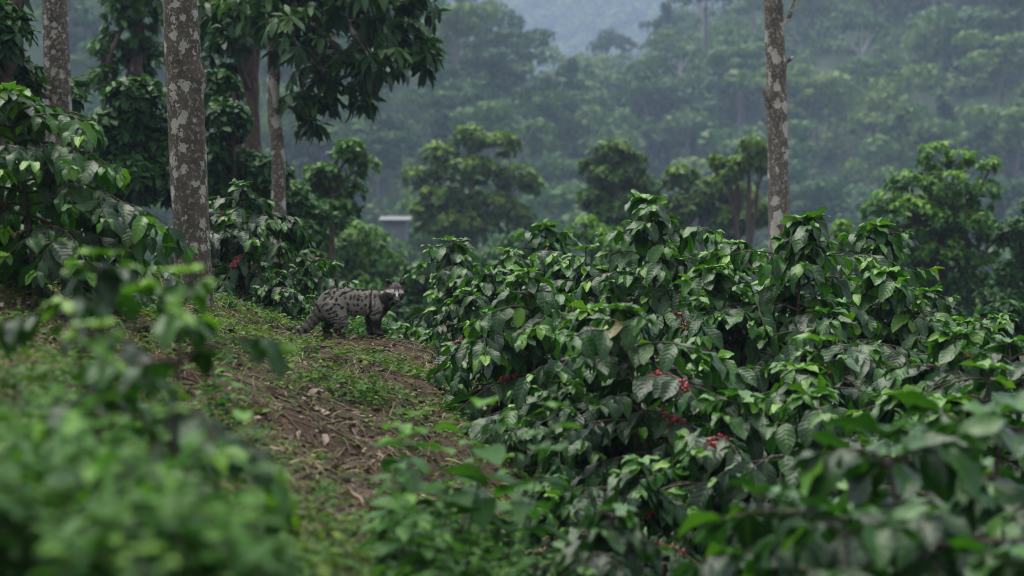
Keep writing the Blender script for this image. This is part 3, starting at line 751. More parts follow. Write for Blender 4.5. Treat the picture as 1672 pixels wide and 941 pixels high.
def trunk_px(name, label, y, line, widths, bark, seed, stubs=(), bumps=()):
    """line: px,py points from the foot up; extended above the frame"""
    p0 = P(line[0][0], line[0][1], y); base = np.array([p0[0], y, hh(p0[0], y) - .05])
    pts = [P(a, b, y) - base for a, b in line]; pts[0][2] = 0
    top = pts[-1] + (pts[-1] - pts[-2]) / np.linalg.norm(pts[-1] - pts[-2]) * 2.0; pts.append(top)
    rad = [w * K * y / 2 for w in widths] + [widths[-1] * K * y / 2 * .9]
    st = [(float((P(s[0], s[1], y) - base)[2]), s[2], s[3] * K * y, s[4] * K * y, s[5]) for s in stubs]
    bu = [(float((P(0, b[0], y) - base)[2]), b[1], b[2], b[3] * K * y) for b in bumps]
    return bare_trunk(name, label, base, pts, rad, bark, seed, st, bu)
trunk_px('spotted_tree', 'thick grey trunk with round lichen spots standing on the bank left of the civet', 12.25, [(316, 520), (313, 420), (306, 250), (302, 130), (295, 0)], [66, 60, 60, 60, 56], 'trunk', 1, bumps=((132, 0, .28, 16), (270, 2.0, .1, 30)))
trunk_px('spotted_tree', 'dark speckled trunk at the upper left behind the arching coffee bush', 18, [(100, 420), (97, 170), (88, 0)], [46, 43, 41], 'trunk', 2)
trunk_px('spotted_tree', 'slim bare trunk with white lichen blotches and broken branch stubs above the thicket', 20, [(1274, 620), (1272, 380), (1270, 180), (1262, 0)], [37, 35, 33, 31], 'trunk_pale', 3,
   stubs=((1266, 185, (-.9, -.25, .7), 50, 7, .9), (1282, 112, (.9, -.2, .35), 34, 6, .2), (1276, 70, (.5, -.1, .85), 95, 5, .2), (1284, 192, (.9, 0, .4), 16, 4, .5)),
   bumps=((165, PI, .25, 14), (112, 0, .25, 10)))

# dark canopy tree with drooping leaves, pale trunk
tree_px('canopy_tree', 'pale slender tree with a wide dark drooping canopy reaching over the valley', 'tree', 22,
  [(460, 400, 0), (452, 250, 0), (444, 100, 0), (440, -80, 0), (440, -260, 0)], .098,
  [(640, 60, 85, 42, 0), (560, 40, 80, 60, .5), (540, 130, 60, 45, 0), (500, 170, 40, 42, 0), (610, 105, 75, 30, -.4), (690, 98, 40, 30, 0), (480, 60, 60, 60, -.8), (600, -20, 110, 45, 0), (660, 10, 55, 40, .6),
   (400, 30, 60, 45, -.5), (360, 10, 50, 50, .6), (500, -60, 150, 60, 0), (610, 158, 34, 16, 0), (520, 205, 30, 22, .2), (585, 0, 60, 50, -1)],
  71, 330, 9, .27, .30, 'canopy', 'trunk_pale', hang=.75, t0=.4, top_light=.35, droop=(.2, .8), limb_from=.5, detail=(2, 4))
# brown forked tree behind it
tree_px('forked_tree', 'reddish brown thick tree forking behind the pale slender trunk', 'tree', 27,
  [(418, 420, 0), (412, 240, 0), (408, 110, 0), (404, -60, 0)], .17,
  [(370, 60, 60, 55, 0), (350, 130, 50, 35, .5), (430, -20, 90, 60, 0), (340, -10, 60, 50, 0), (395, 40, 55, 40, -1)],
  72, 220, 9, .24, .36, 'canopy', 'trunk_brown', hang=.6, t0=.5, limb_from=.25, limb_r=.62)
tree_px('leafy_tree', 'leafy green tree in the gap between the two upper left trunks', 'tree', 29,
  [(215, 400, 0), (222, 200, 0), (225, 60, 0), (225, -50, 0)], .11,
  [(215, 30, 62, 55, 0), (180, 85, 38, 32, 0), (240, 95, 36, 30, .4), (165, 130, 34, 30, -.3), (225, -40, 80, 40, 0), (195, 150, 30, 20, 0)],
  73, 210, 9, .2, .42, 'tree', 'trunk_brown', hang=.45, t0=.35)
tree_px('leafy_tree', 'dense dark leafy tree filling the upper left corner of the picture', 'tree', 16.5,
  [(-30, 400, 0), (0, 180, 0), (20, 60, 0), (30, -60, 0)], .1,
  [(5, 60, 55, 60, 0), (48, 128, 26, 26, .3), (-40, 60, 70, 90, 0), (15, 120, 50, 34, .2), (0, -30, 60, 50, .4), (120, 150, 20, 22, 2.5)],
  74, 300, 8, .17, .42, 'tree', 'trunk_brown', hang=.55, t0=.25)
def shrub_px(label, y, spec, seed, mat, leafL, nros, nleaf=8, wide=.5, t0=.35, name='broadleaf_shrub', cat='shrub', **kw):
    cx = np.mean([s[0] for s in spec]); low = max(s[1] for s in spec)
    return tree_px(name, label, cat, y, [(cx, low + 40, 0), (cx, low, 0), (cx, min(s[1] for s in spec), 0)], .05, spec, seed, nros, nleaf, leafL, wide, mat, 'trunk_brown', hang=.4, t0=t0, limb_from=.1, **kw)
shrub_px('dark leafy shrub left of the thick spotted trunk, in front of the leafy tree', 21, [(225, 160, 55, 40, 0), (190, 215, 55, 45, 0), (250, 230, 50, 55, .3), (215, 290, 70, 50, 0), (160, 280, 40, 50, 0)], 81, 'tree', .15, 420, t0=.2)
shrub_px('dark green shrub between the spotted trunk and the pale slender trunk', 24, [(370, 200, 45, 45, 0), (350, 270, 40, 50, 0), (400, 280, 50, 40, .4), (440, 290, 40, 40, 0), (375, 330, 60, 40, 0), (360, 150, 35, 40, .5)], 82, 'tree', .15, 480, t0=.18)
shrub_px('pale green rounded shrub in the dip behind the civet', 40, [(580, 400, 65, 45, 0), (530, 440, 60, 50, 0), (620, 430, 50, 40, 0), (560, 370, 40, 30, .5), (600, 480, 80, 50, 0), (500, 400, 40, 40, 0)], 83, 'tree', .17, 620, t0=.62, wide=.45)
tree_px('layered_tree', 'layered mid green tree right of the pale slender trunk', 'tree', 33,
  [(545, 470, 0), (540, 350, 0), (550, 250, 0)], .07, [(572, 250, 42, 22, 0), (530, 285, 42, 20, 0), (555, 310, 50, 22, .3), (510, 300, 28, 18, 0), (595, 270, 26, 18, 0), (540, 345, 60, 25, 0)],
  84, 200, 9, .17, .45, 'tree', 'trunk_brown', hang=.35, t0=.5)
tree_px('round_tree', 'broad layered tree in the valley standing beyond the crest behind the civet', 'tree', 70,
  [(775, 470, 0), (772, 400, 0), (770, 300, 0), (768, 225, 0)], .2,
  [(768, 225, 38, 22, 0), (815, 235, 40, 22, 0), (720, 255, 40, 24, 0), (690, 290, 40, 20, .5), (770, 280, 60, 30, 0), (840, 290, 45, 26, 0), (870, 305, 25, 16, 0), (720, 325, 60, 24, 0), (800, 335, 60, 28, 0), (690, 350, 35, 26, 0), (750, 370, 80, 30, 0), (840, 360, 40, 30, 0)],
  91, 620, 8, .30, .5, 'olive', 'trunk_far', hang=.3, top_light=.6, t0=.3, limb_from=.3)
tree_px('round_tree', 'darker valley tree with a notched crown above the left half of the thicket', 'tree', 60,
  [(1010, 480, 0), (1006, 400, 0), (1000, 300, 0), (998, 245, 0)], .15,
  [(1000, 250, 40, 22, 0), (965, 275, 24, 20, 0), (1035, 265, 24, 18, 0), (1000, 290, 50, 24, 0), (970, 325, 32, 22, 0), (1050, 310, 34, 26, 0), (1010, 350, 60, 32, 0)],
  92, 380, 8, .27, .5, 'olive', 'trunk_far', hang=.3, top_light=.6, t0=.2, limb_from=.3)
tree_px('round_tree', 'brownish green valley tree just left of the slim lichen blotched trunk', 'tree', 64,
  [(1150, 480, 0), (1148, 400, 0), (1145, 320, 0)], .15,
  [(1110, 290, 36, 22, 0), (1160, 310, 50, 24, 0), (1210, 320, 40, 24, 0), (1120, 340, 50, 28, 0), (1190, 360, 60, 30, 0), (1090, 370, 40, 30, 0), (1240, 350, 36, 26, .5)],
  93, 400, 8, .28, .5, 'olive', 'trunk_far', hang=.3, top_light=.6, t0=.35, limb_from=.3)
tree_px('round_tree', 'small dark valley tree with layered tufts touching the slim blotched trunk', 'tree', 55,
  [(1222, 480, 0), (1222, 330, 0), (1224, 250, 0)], .11, [(1232, 240, 28, 18, 0), (1170, 262, 16, 10, 0), (1205, 268, 30, 16, 0), (1190, 285, 26, 12, 0), (1250, 262, 20, 20, 0)],
  94, 150, 8, .22, .5, 'olive', 'trunk_brown', hang=.3, t0=.4, limb_from=.3)
shrub_px('bright green shrub peeking above the thicket left of its highest shoot', 42, [(955, 370, 26, 22, 0), (985, 385, 36, 26, 0), (925, 390, 26, 20, 0), (1000, 410, 50, 30, 0)], 95, 'fresh', .15, 130, t0=.5)
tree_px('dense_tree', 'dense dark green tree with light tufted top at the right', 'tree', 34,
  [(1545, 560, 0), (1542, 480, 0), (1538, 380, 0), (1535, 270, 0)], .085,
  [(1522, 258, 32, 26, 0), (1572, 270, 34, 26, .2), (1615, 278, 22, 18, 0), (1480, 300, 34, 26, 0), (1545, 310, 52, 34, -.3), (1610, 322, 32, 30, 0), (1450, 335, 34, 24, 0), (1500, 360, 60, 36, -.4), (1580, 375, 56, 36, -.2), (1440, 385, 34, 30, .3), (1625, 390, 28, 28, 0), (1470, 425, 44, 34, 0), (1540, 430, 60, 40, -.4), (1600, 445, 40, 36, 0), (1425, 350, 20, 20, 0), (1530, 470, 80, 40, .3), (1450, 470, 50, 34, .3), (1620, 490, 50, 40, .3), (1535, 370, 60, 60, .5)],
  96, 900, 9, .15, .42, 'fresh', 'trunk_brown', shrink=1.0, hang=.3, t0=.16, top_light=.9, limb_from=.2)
tree_px('dense_tree', 'dark green tree cut by the right frame edge beside the tufted one', 'tree', 30,
  [(1680, 560, 0), (1675, 440, 0), (1670, 360, 0)], .07, [(1660, 380, 40, 30, 0), (1690, 420, 50, 50, 0), (1650, 450, 36, 30, 0), (1640, 490, 50, 30, 0), (1700, 340, 36, 26, 0)],
  97, 380, 9, .14, .42, 'tree', 'trunk_brown', hang=.3, t0=.25, limb_from=.2)
shrub_px('small bright shrub between the thicket and the tufted tree', 38, [(1375, 375, 20, 18, 0), (1395, 400, 26, 20, 0), (1350, 405, 20, 16, 0)], 98, 'fresh', .14, 130, t0=.6)
for i, (px, py, y, t) in enumerate(((690, 455, 34, .3), (760, 430, 46, .4), (850, 400, 50, .5), (1420, 470, 30, .2), (1080, 410, 44, .4), (1330, 420, 46, .35), (1420, 440, 44, .3), (1600, 480, 42, .25), (1500, 500, 24, .2), (1640, 520, 22, .2), (60, 300, 18, .2), (130, 220, 26, .25), (300, 250, 24, .2), (20, 200, 22, .25), (470, 330, 28, .3), (612, 395, 95, .5), (690, 392, 92, .45))):
    shrub_px(['low dark shrub in the dip right behind the civet head', 'shrub under the broad layered valley tree', 'shrub between the broad layered tree and the notched crown', 'low dark shrub at the foot of the tufted tree', 'shrub behind the highest tip shoot', 'shrub behind the arching bush right of the slim trunk',
      'hazy shrub left of the tufted tree in the dip', 'dark shrub right beneath the tufted tree', 'dark shrub directly behind the right part of the thicket', 'dark shrub at the right frame edge behind the thicket',
      'dark shrub behind the arching coffee bush at the left', 'dark shrub at the foot of the speckled trunk', 'dark shrub just left behind the thick spotted trunk', 'dark shrub under the upper left corner tree', 'dark shrub at the foot of the pale slender trunk', 'hazy shrub left beside the small hut', 'hazy shrub right beside the small hut'][i],
       y, [(px, py, 45, 30, 0), (px - 35, py + 25, 40, 30, 0), (px + 38, py + 22, 42, 30, .3), (px, py + 55, 70, 36, 0)], 100 + i, 'tree', .16, 300, t0=t)

# ------------------------------------------------------------------ forest on the hillsides
def forest_proto(seed, kind):
    rng = np.random.default_rng(seed); root = empty('forest_tree', (0, 0, 0))
    Ht = 1.0; tr = Geo(); lv = []
    if kind == 'tall':
        V, F = tube([(0, 0, -1), (.1, 0, 3), (0, .1, 6), (.1, 0, 8.5)], [.3, .22, .18, .1], 8); tr.add(V, F)
        lobes = [(rng.normal() * 1.6, rng.normal() * 1.6, 7.5 + rng.uniform(-1.2, 1.4), rng.uniform(1.1, 1.9), rng.uniform(.6, 1.0)) for _ in range(9)]
    elif kind == 'fork':
        V, F = tube([(0, 0, -1), (.1, 0, 2), (.2, 0, 3.4)], [.34, .26, .22], 8); tr.add(V, F); lobes = []
        for k in range(5):
            a = k * 1.26 + rng.normal() * .3; e = (2.6 * math.cos(a), 1.6 * math.sin(a), rng.uniform(6, 8))
            V, F = tube([(.15, 0, 3.0), (e[0] * .4, e[1] * .4, 4.3), (e[0] * .75, e[1] * .75, 5.8), e], [.18, .14, .11, .05], 6); tr.add(V, F)
            lobes.append((*e, rng.uniform(1.2, 1.9), rng.uniform(.5, .9))); lobes.append((e[0] * .5, e[1] * .5, e[2] + .8, 1.4, .7))
    elif kind == 'cone':
        V, F = tube([(0, 0, -1), (0, 0, 4), (0, 0, 9)], [.25, .18, .06], 7); tr.add(V, F)
        lobes = [(rng.normal() * .4, rng.normal() * .4, 2.8 + k * .75, (1.9 - k * .17) * rng.uniform(.8, 1.2), .7) for k in range(9)]
    else:
        V, F = tube([(0, 0, -1), (.1, 0, 2), (0, .1, 5)], [.3, .24, .12], 7); tr.add(V, F)
        lobes = [(rng.normal() * 1.5, rng.normal() * 1.5, 4.2 + rng.uniform(-2, 2.2), rng.uniform(1.2, 2.1), rng.uniform(.9, 1.5)) for _ in range(12)]
    P0 = []; D0 = []; N0 = []; T0 = []
    for (cx, cy, cz, rr, rz) in lobes:
        for k in range(75):
            v = unit(rng.normal(size=3)); v[2] = abs(v[2]) if rng.random() < .7 else v[2]
            P0.append(np.array([cx, cy, cz]) + v * [rr, rr, rz] * rng.uniform(.6, 1.1)); tg = unit(np.cross(v, rng.normal(size=3)))
            D0.append(tg - [0, 0, .25]); N0.append(v + [0, 0, .4] + rng.normal(size=3) * .45); T0.append(.42 + .18 * v[2] + rng.normal() * .1)  # upper leaves tinted lighter, crown shading painted into the tint
    n = len(P0); L = rng.uniform(.45, .95, n)
    V, F, luv, rnd = leaf_geo(np.array(P0), np.array(D0), np.array(N0), L, L * .62, rng.uniform(.3, 1, n), .3, np.clip(T0, 0, 1), rng, 2, 2, .6)
    tr.build('trunk', [M['trunk_white' if kind == 'fork' else 'trunk_far']], root)
    g = Geo(); g.add(V, F, luv, rnd); g.build('crown', [M['forest']], root)
    return root
fp = [forest_proto(200 + i, k) for i, k in enumerate(('tall', 'tall', 'fork', 'cone', 'round', 'round', 'round', 'tall'))]
fused = [False] * len(fp)
def place_forest(x, y, i, s, label, group):
    loc = (x, y, hh(x, y) - .4); rz = R.random() * 6.28
    if not fused[i]:
        o = fp[i]; fused[i] = True; o.location = [float(v) for v in loc]; o.rotation_euler = (0, 0, rz); o.scale = (s, s, s)
    else: o = dup(fp[i], loc, rz, s)
    tag(o, label, 'tree', group); return o
def forest_spots(n, y0, y1, pxr, cond, dmin):
    pts = []; tries = 0
    while len(pts) < n and tries < 60000:
        tries += 1
        y = math.sqrt(R.uniform(y0 * y0, y1 * y1)); px = R.uniform(*pxr); x = (px - 836) * K * y
        if not cond(x, y, px): continue
        if any((x - a) ** 2 + ((y - b) * .6) ** 2 < dmin ** 2 for a, b in pts): continue
        pts.append((x, y))
    return pts
for i in range(30):
    px = 712 + i * 25 + R.uniform(-14, 14); y = R.uniform(95, 150); top = R.uniform(300, 350); x = (px - 836) * K * y; z = hh(x, y)
    place_forest(x, y, int(R.choice([4, 5, 6, 4, 5, 0])), float(np.clip((CZ + (470 - top) * K * y - z) / 7.2, .45, .95)), 'soft green tree in the belt filling the valley floor before the hillsides', 'trees of the valley floor')
special = [(1338, 255, 215, 2, 1.15, 'forest tree with pale forked trunk on the right hillside, left of its pair'), (1372, 265, 212, 2, 1.05, 'forest tree with pale forked trunk on the right hillside, right of its pair'),
           (1525, 130, 300, 0, 1.5, 'tall forest tree with long pale bare trunk high on the right hillside'), (700, 290, 150, 0, .9, 'hazy forest tree with thin pale trunk behind the broad layered valley tree'),
           (985, 330, 190, 7, 1.0, 'thin trunked forest tree above the bright green shrub'), (1060, 200, 260, 3, 1.2, 'pointed yellowish forest tree above the notched valley crown')]
for (px, py, y, i, s, lab) in special: place_forest((px - 836) * K * y, y, i, s, lab, 'forest trees on the hillsides')
for x, y in forest_spots(138, 150, 425, (880, 1760), lambda x, y, px: px > 905 + (y < 330) * 0, 4.2):
    place_forest(x, y, int(R.choice([0, 1, 3, 4, 5, 6, 7, 4, 5, 2])), R.uniform(.95, 1.75), 'hazy forest tree in the wood covering the right hillside', 'trees of the right hillside')
for x, y in forest_spots(124, 130, 320, (60, 960), lambda x, y, px: True, 3.8):
    if abs(x + 11.7) < 4 and y < 201: continue
    place_forest(x, y, int(R.choice([0, 1, 3, 4, 5, 6, 7, 4, 5])), R.uniform(.8, 1.45), 'hazy forest tree in the wood covering the left hillside', 'trees of the left hillside')

def lumps(name, label, n, y0, y1, pxr, rr, face, faces, seed):
    rng = np.random.default_rng(seed); y = np.sqrt(rng.uniform(y0 * y0, y1 * y1, n)); px = rng.uniform(*pxr, n); x = (px - 836) * K * y
    z = h(x, y); r = rng.uniform(*rr, n)
    v = unit(rng.normal(size=(n, faces, 3))); v[..., 2] = np.abs(v[..., 2])
    pos = np.stack([x, y, z + r * .35], -1)[:, None] + v * r[:, None, None] * rng.uniform(.7, 1.1, (n, faces, 1)) * [1, 1, 1.15]
    d = np.cross(v, rng.normal(size=v.shape)); nn = v + [0, 0, .4] + rng.normal(size=v.shape) * .4
    L = rng.uniform(.7, 1.3, (n, faces)) * face
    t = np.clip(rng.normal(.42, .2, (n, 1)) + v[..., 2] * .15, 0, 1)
    V, F, luv, rnd = leaf_geo(pos.reshape(-1, 3), d.reshape(-1, 3), nn.reshape(-1, 3), L.ravel(), L.ravel() * .7, .6, .3, t.ravel(), rng, 2, 2, .6)
    g = Geo(); g.add(V, F, luv, rnd); tag(g.build(name, [M['forest']]), label, 'forest', kind='stuff')
lumps('undergrowth', 'hazy undergrowth between the trees on both hillsides', 3600, 125, 430, (60, 1780), (.9, 2.6), .8, 36, 5)
lumps('far_forest', 'blue hazy forest on the far mountain', 5200, 700, 1330, (400, 1780), (4, 8), 2.8, 40, 6)

# ------------------------------------------------------------------ hut with a white roof
def hut():
    y = 118.0; p = P(645, 388, y); x = p[0]; z = p[2]
    root = empty('hut', (x, y, z)); s = K * y
    import bmesh
    def box(name, cx, cy, cz, sx, sy, sz, mat, shear=0):
        bm = bmesh.new(); bmesh.ops.create_cube(bm, size=1)
        for v in bm.verts:
            v.co = Vector((cx + v.co.x * sx, cy + v.co.y * sy, cz + v.co.z * sz + v.co.y * shear))
        bmesh.ops.bevel(bm, geom=bm.edges[:], offset=.02, segments=1, affect='EDGES')
        me = bpy.data.meshes.new(name); bm.to_mesh(me); bm.free(); me.materials.append(mat); return link(name, me, root)
    wm = plain('hut_wall', (.12, .13, .15), .8); rm = plain('hut_roof', (.10, .098, .092), .45, .5, .1, 3)
    box('wall', 0, .4, 30 * s * .5 - 1.0, 36 * s, 1.6, 26 * s + 2, wm)
    box('roof', 0, .4, 31 * s, 52 * s, 2.6, 3 * s, rm, shear=.28)
    for dx in (-22, 22): box('post', dx * s, -.7, 14 * s - 1, .09, .09, 28 * s + 2, wm)
    tag(root, 'small hut with a pale metal roof in the valley above the civet head', 'hut')
hut()

# ------------------------------------------------------------------ civet
def build_civet():
    G = .000643
    q = lambda cx, cz: np.array([(cx - 800) * G, (690 - cz) * G])
    spheres = []
    def chain(pts, ysc=1.0, flat=1.0):
        """pts: (cx, cz, y_m, radius_m); spheres swept along, ysc narrows sideways"""
        for a, b in zip(pts[:-1], pts[1:]):
            A = np.array([*q(a[0], a[1])]); B = np.array([*q(b[0], b[1])])
            n = max(2, int(np.hypot(*(B - A)) / (.22 * min(a[3], b[3]))) + 1)
            for t in np.linspace(0, 1, n):
                c = A * (1 - t) + B * t; spheres.append((c[0], a[2] * (1 - t) + b[2] * t, c[1], a[3] * (1 - t) + b[3] * t, ysc, flat))
    chain([(548, 420, 0, .066), (600, 378, 0, .080), (690, 370, 0, .085), (790, 374, 0, .083), (900, 380, 0, .080), (980, 380, 0, .079), (1045, 385, 0, .074)], .80)
    chain([(1045, 385, 0, .072), (1100, 362, -.006, .060), (1160, 330, -.016, .052), (1205, 305, -.022, .048)], .86)
    chain([(1050, 430, 0, .060), (1085, 410, -.008, .048), (1150, 370, -.02, .042)], .85)
    # tail, thick and tapering, lying down behind
    chain([(560, 395, .0, .05), (505, 430, .004, .042), (465, 490, .008, .038), (425, 550, .012, .035), (370, 610, .016, .032), (310, 645, .02, .029), (245, 655, .025, .024), (195, 645, .03, .018), (160, 638, .034, .010)])
    # fore legs
    chain([(1010, 430, -.040, .052), (1035, 500, -.050, .036), (1040, 560, -.052, .025), (1045, 630, -.052, .0195), (1052, 668, -.052, .019)])
    chain([(1052, 672, -.053, .018), (1085, 680, -.057, .0145)], 1.25)
    chain([(985, 430, .040, .050), (965, 500, .048, .034), (957, 560, .050, .024), (962, 630, .050, .0185), (967, 668, .050, .0185)])
    chain([(967, 672, .050, .018), (1000, 680, .048, .0145)], 1.25)
    # hind legs: knee forward at the belly, hock behind, near vertical shank
    chain([(620, 430, -.040, .074), (660, 500, -.050, .060), (700, 560, -.054, .040), (672, 605, -.055, .028), (650, 632, -.055, .0215), (672, 670, -.055, .0185)])
    chain([(672, 674, -.056, .018), (712, 682, -.058, .0145)], 1.25)
    chain([(590, 440, .036, .068), (600, 510, .044, .052), (600, 560, .048, .036), (555, 605, .048, .026), (532, 632, .048, .021), (545, 672, .048, .0185)])
    chain([(545, 675, .048, .018), (582, 684, .046, .0145)], 1.25)
    # head in its own frame: f forward, s to its right, u up
    hc = np.array([*q(1212, 292)]); hc = np.array([hc[0], -.038, hc[1]])
    f = unit(np.array([.23, -.93, -.20])); s = unit(np.cross(f, [0, 0, 1])); u = np.cross(s, f)
    s = unit(s + .05 * u); u = unit(np.cross(s, f))
    HS = lambda a, b, c: hc + f * a + s * b + u * c
    def hs(a, b, c, r): p = HS(a, b, c); spheres.append((*p, r, 1.0, 1.0))
    for t in np.linspace(0, 1, 6): hs(-.03 + .02 * t, 0, .012 + .004 * t, .048 + .001 * t)
    for sg in (-1, 1):
        for t in np.linspace(0, 1, 4): hs(-.005 + .022 * t, sg * (.028 - .006 * t), -.012 - .006 * t, .033 - .006 * t)   # cheeks
        hs(.022, sg * .018, .014, .018)                                                       # brow
    for t in np.linspace(0, 1, 10): hs(.015 + .058 * t, 0, -.006 - .022 * t, .034 - .0185 * t)      # muzzle
    for t in np.linspace(0, 1, 7): hs(.01 + .046 * t, 0, -.03 - .012 * t, .024 - .011 * t)       # jaw
    V = []; F = []; n0 = 0
    import bmesh
    bm = bmesh.new(); bmesh.ops.create_icosphere(bm, subdivisions=2, radius=1); bm.verts.ensure_lookup_table()
    sv = np.array([v.co[:] for v in bm.verts]); sf = np.array([[v.index for v in fc.verts] for fc in bm.faces]); bm.free()
    for (x, y, z, r, ys, fl) in spheres:
        W = sv * r; W = W * [1, ys, 1] + [x, y, z]; V.append(W); F.append(sf + n0); n0 += len(sv)
    # ears: cupped rounded shells
    for sg in (-1, 1):
        e0 = HS(-.012, sg * .036, .038); ax = unit(u + s * sg * .50 - f * .05); w = unit(np.cross(ax, f)); dp = unit(np.cross(w, ax))
        rows = []
        for t in np.linspace(0, 1, 10):
            wd = .027 * (1 - t ** 2.2) ** .6 * (1 - .12 * t) + .001
            for layer in (0, 1):
                rows.append([(e0 + ax * (t * .054 - .008) + w * wd * k + dp * ((k * k) * .010 - .004 - layer * .007)) for k in np.linspace(-1, 1, 9)])
        fr = np.array(rows[0::2]); bk = np.array(rows[1::2]); nr, nc = fr.shape[:2]
        W = np.concatenate([fr.reshape(-1, 3), bk.reshape(-1, 3)]); k = nr * nc; fa = []
        for i in range(nr - 1):
            for j in range(nc - 1):
                a = i * nc + j; fa += [[a, a + 1, a + nc + 1], [a, a + nc + 1, a + nc], [k + a, k + a + nc + 1, k + a + 1], [k + a, k + a + nc, k + a + nc + 1]]
            for j, fl in ((0, 0), (nc - 1, 1)):
                a = i * nc + j; b = a + nc
                fa += [[a, b, k + b], [a, k + b, k + a]] if not fl else [[a, k + b, b], [a, k + a, k + b]]
        for i in (0, nr - 1):
            for j in range(nc - 1):
                a = i * nc + j; fa += [[a, k + a, k + a + 1], [a, k + a + 1, a + 1]]
        V.append(W); F.append(np.array(fa) + n0); n0 += len(W)
    me = make_mesh('civet_raw', np.concatenate(V), [np.concatenate(F)], [])
    tmp = link('civet_raw', me)
    md = tmp.modifiers.new('r', 'REMESH'); md.mode = 'VOXEL'; md.voxel_size = .0036; md.use_smooth_shade = True
    sm = tmp.modifiers.new('s', 'SMOOTH'); sm.factor = .5; sm.iterations = 7
    dg = bpy.context.evaluated_depsgraph_get(); ev = tmp.evaluated_get(dg)
    body = bpy.data.meshes.new_from_object(ev); bpy.data.objects.remove(tmp); bpy.data.meshes.remove(me)
    n = len(body.vertices); co = np.empty(n * 3, np.float32); body.vertices.foreach_get('co', co); co = co.reshape(-1, 3).astype(float)
    no = np.empty(n * 3, np.float32); body.vertices.foreach_get('normal', no); no = no.reshape(-1, 3).astype(float)
    # ---- coat pattern, in photo-crop coordinates of the flank
    rng = np.random.default_rng(77)
    def coat(co):
        cx = co[:, 0] / G + 800; cz = 690 - co[:, 2] / G; y = co[:, 1]
        jx = (fbm(cx * .035 + 3, cz * .035 + y * 40) - .47) * 44; jz = (fbm(cx * .035 + 40, cz * .035 + 9) - .47) * 44
        wx = cx + jx; wz = cz + jz
        base = np.array([.285, .26, .215]); col = np.tile(base, (len(co), 1)); dark = np.array([.014, .012, .011]); pale = np.array([.33, .31, .27])
        col *= (.78 + .5 * fbm(cx * .08, cz * .05))[:, None]
        D = np.zeros(len(co))
        def spot(x0, z0, rx, rz, ang=0):
            nonlocal D
            c, s_ = math.cos(ang), math.sin(ang); dx = wx - x0; dz = wz - z0
            a = (dx * c + dz * s_) / rx; b = (-dx * s_ + dz * c) / rz
            D = np.maximum(D, 1 - sstep(.6, 1.45, np.sqrt(a * a + b * b)))
        def line(pts, w):
            nonlocal D
            for (a, b) in zip(pts[:-1], pts[1:]):
                a = np.array(a, float); b = np.array(b, float); ab = b - a
                t = np.clip(((wx - a[0]) * ab[0] + (wz - a[1]) * ab[1]) / (ab @ ab), 0, 1)
                d = np.hypot(wx - a[0] - ab[0] * t, wz - a[1] - ab[1] * t); D = np.maximum(D, 1 - sstep(w * .65, w * 1.2, d))
        line([(700, 308), (760, 272), (820, 255), (885, 252), (940, 262)], 13)
        line([(540, 300), (620, 245), (700, 228), (860, 234), (1000, 246), (1060, 246)], 12)
        line([(985, 262), (972, 330), (990, 400), (985, 470), (950, 520)], 15)
        line([(1068, 250), (1062, 310), (1085, 370), (1120, 420)], 14)
        line([(1150, 320), (1150, 400), (1120, 450)], 16)
        for (a, b, rx, rz, an) in ((578, 312, 13, 30, .5), (600, 350, 22, 13, -.6), (625, 284, 15, 13, 0), (657, 266, 15, 14, 0), (692, 244, 17, 16, 0), (655, 350, 18, 13, .4), (615, 330, 22, 13, -.4), (683, 312, 15, 13, 0),
            (790, 335, 11, 30, .1), (826, 330, 12, 30, .1), (874, 320, 18, 12, .3), (896, 356, 13, 14, 0), (857, 345, 12, 18, 0), (815, 400, 11, 14, 0), (855, 402, 11, 17, 0), (685, 400, 17, 13, .5), (645, 404, 14, 18, 0),
            (706, 432, 12, 17, 0), (575, 455, 20, 14, -.5), (616, 430, 17, 13, 0), (635, 466, 17, 14, .2), (666, 500, 18, 11, .2), (598, 482, 20, 12, -.2), (735, 335, 15, 15, 0), (930, 400, 12, 14, 0), (910, 300, 14, 12, 0), (935, 330, 12, 16, 0),
            (760, 395, 10, 30, -.5), (760, 450, 9, 24, -.4), (790, 470, 8, 24, -.2), (850, 465, 12, 11, 0), (890, 430, 11, 14, 0), (540, 350, 12, 24, .5), (530, 410, 12, 20, .4), (560, 395, 14, 11, 0), (1020, 330, 9, 28, 0), (1040, 455, 30, 9, -.6), (1055, 480, 30, 8, -.5), (1010, 500, 24, 8, -.4), (1025, 400, 7, 30, .2)):
            spot(a, b, rx, rz, an)
        # curved bars round the lower thigh
        th = (cz > 505) * (cz < 620) * (cx > 560) * (cx < 780) * (y < .03)
        bars = sstep(-.1, .6, np.sin((wz * 1.0 + (wx - 690) * .28) * 2 * PI / 29)) * th
        D = np.maximum(D, bars * .95)
        # grizzled lines down the belly
        D = np.maximum(D, sstep(.35, .75, np.sin(wx * 2 * PI / 31 + cz * .012)) * sstep(420, 470, cz) * (1 - sstep(530, 560, cz)) * (cx > 740) * (cx < 960) * .55)
        # tail: dusky rings, black towards its end
        tail = (cx < 500) & (cz > 395) | (cx < 470)
        ring = sstep(-.3, .7, np.sin((wx * .75 - wz * .65) * 2 * PI / 58)) * .55 + .35
        D = np.where(tail, np.maximum(ring, 1 - sstep(190, 330, cx)), D)
        # legs black
        fore = (cx > 900) & (cz > 515); D = np.where(fore, np.maximum(D, sstep(505, 560, cz)), D)
        hind = (cx < 780) & (cx > 480) & (y < 0); D = np.where(hind, np.maximum(D, sstep(590, 640, cz)), D)
        hind2 = (cx < 700) & (cx > 480) & (y >= .012); D = np.where(hind2, np.maximum(D, sstep(505, 550, cz)), D)
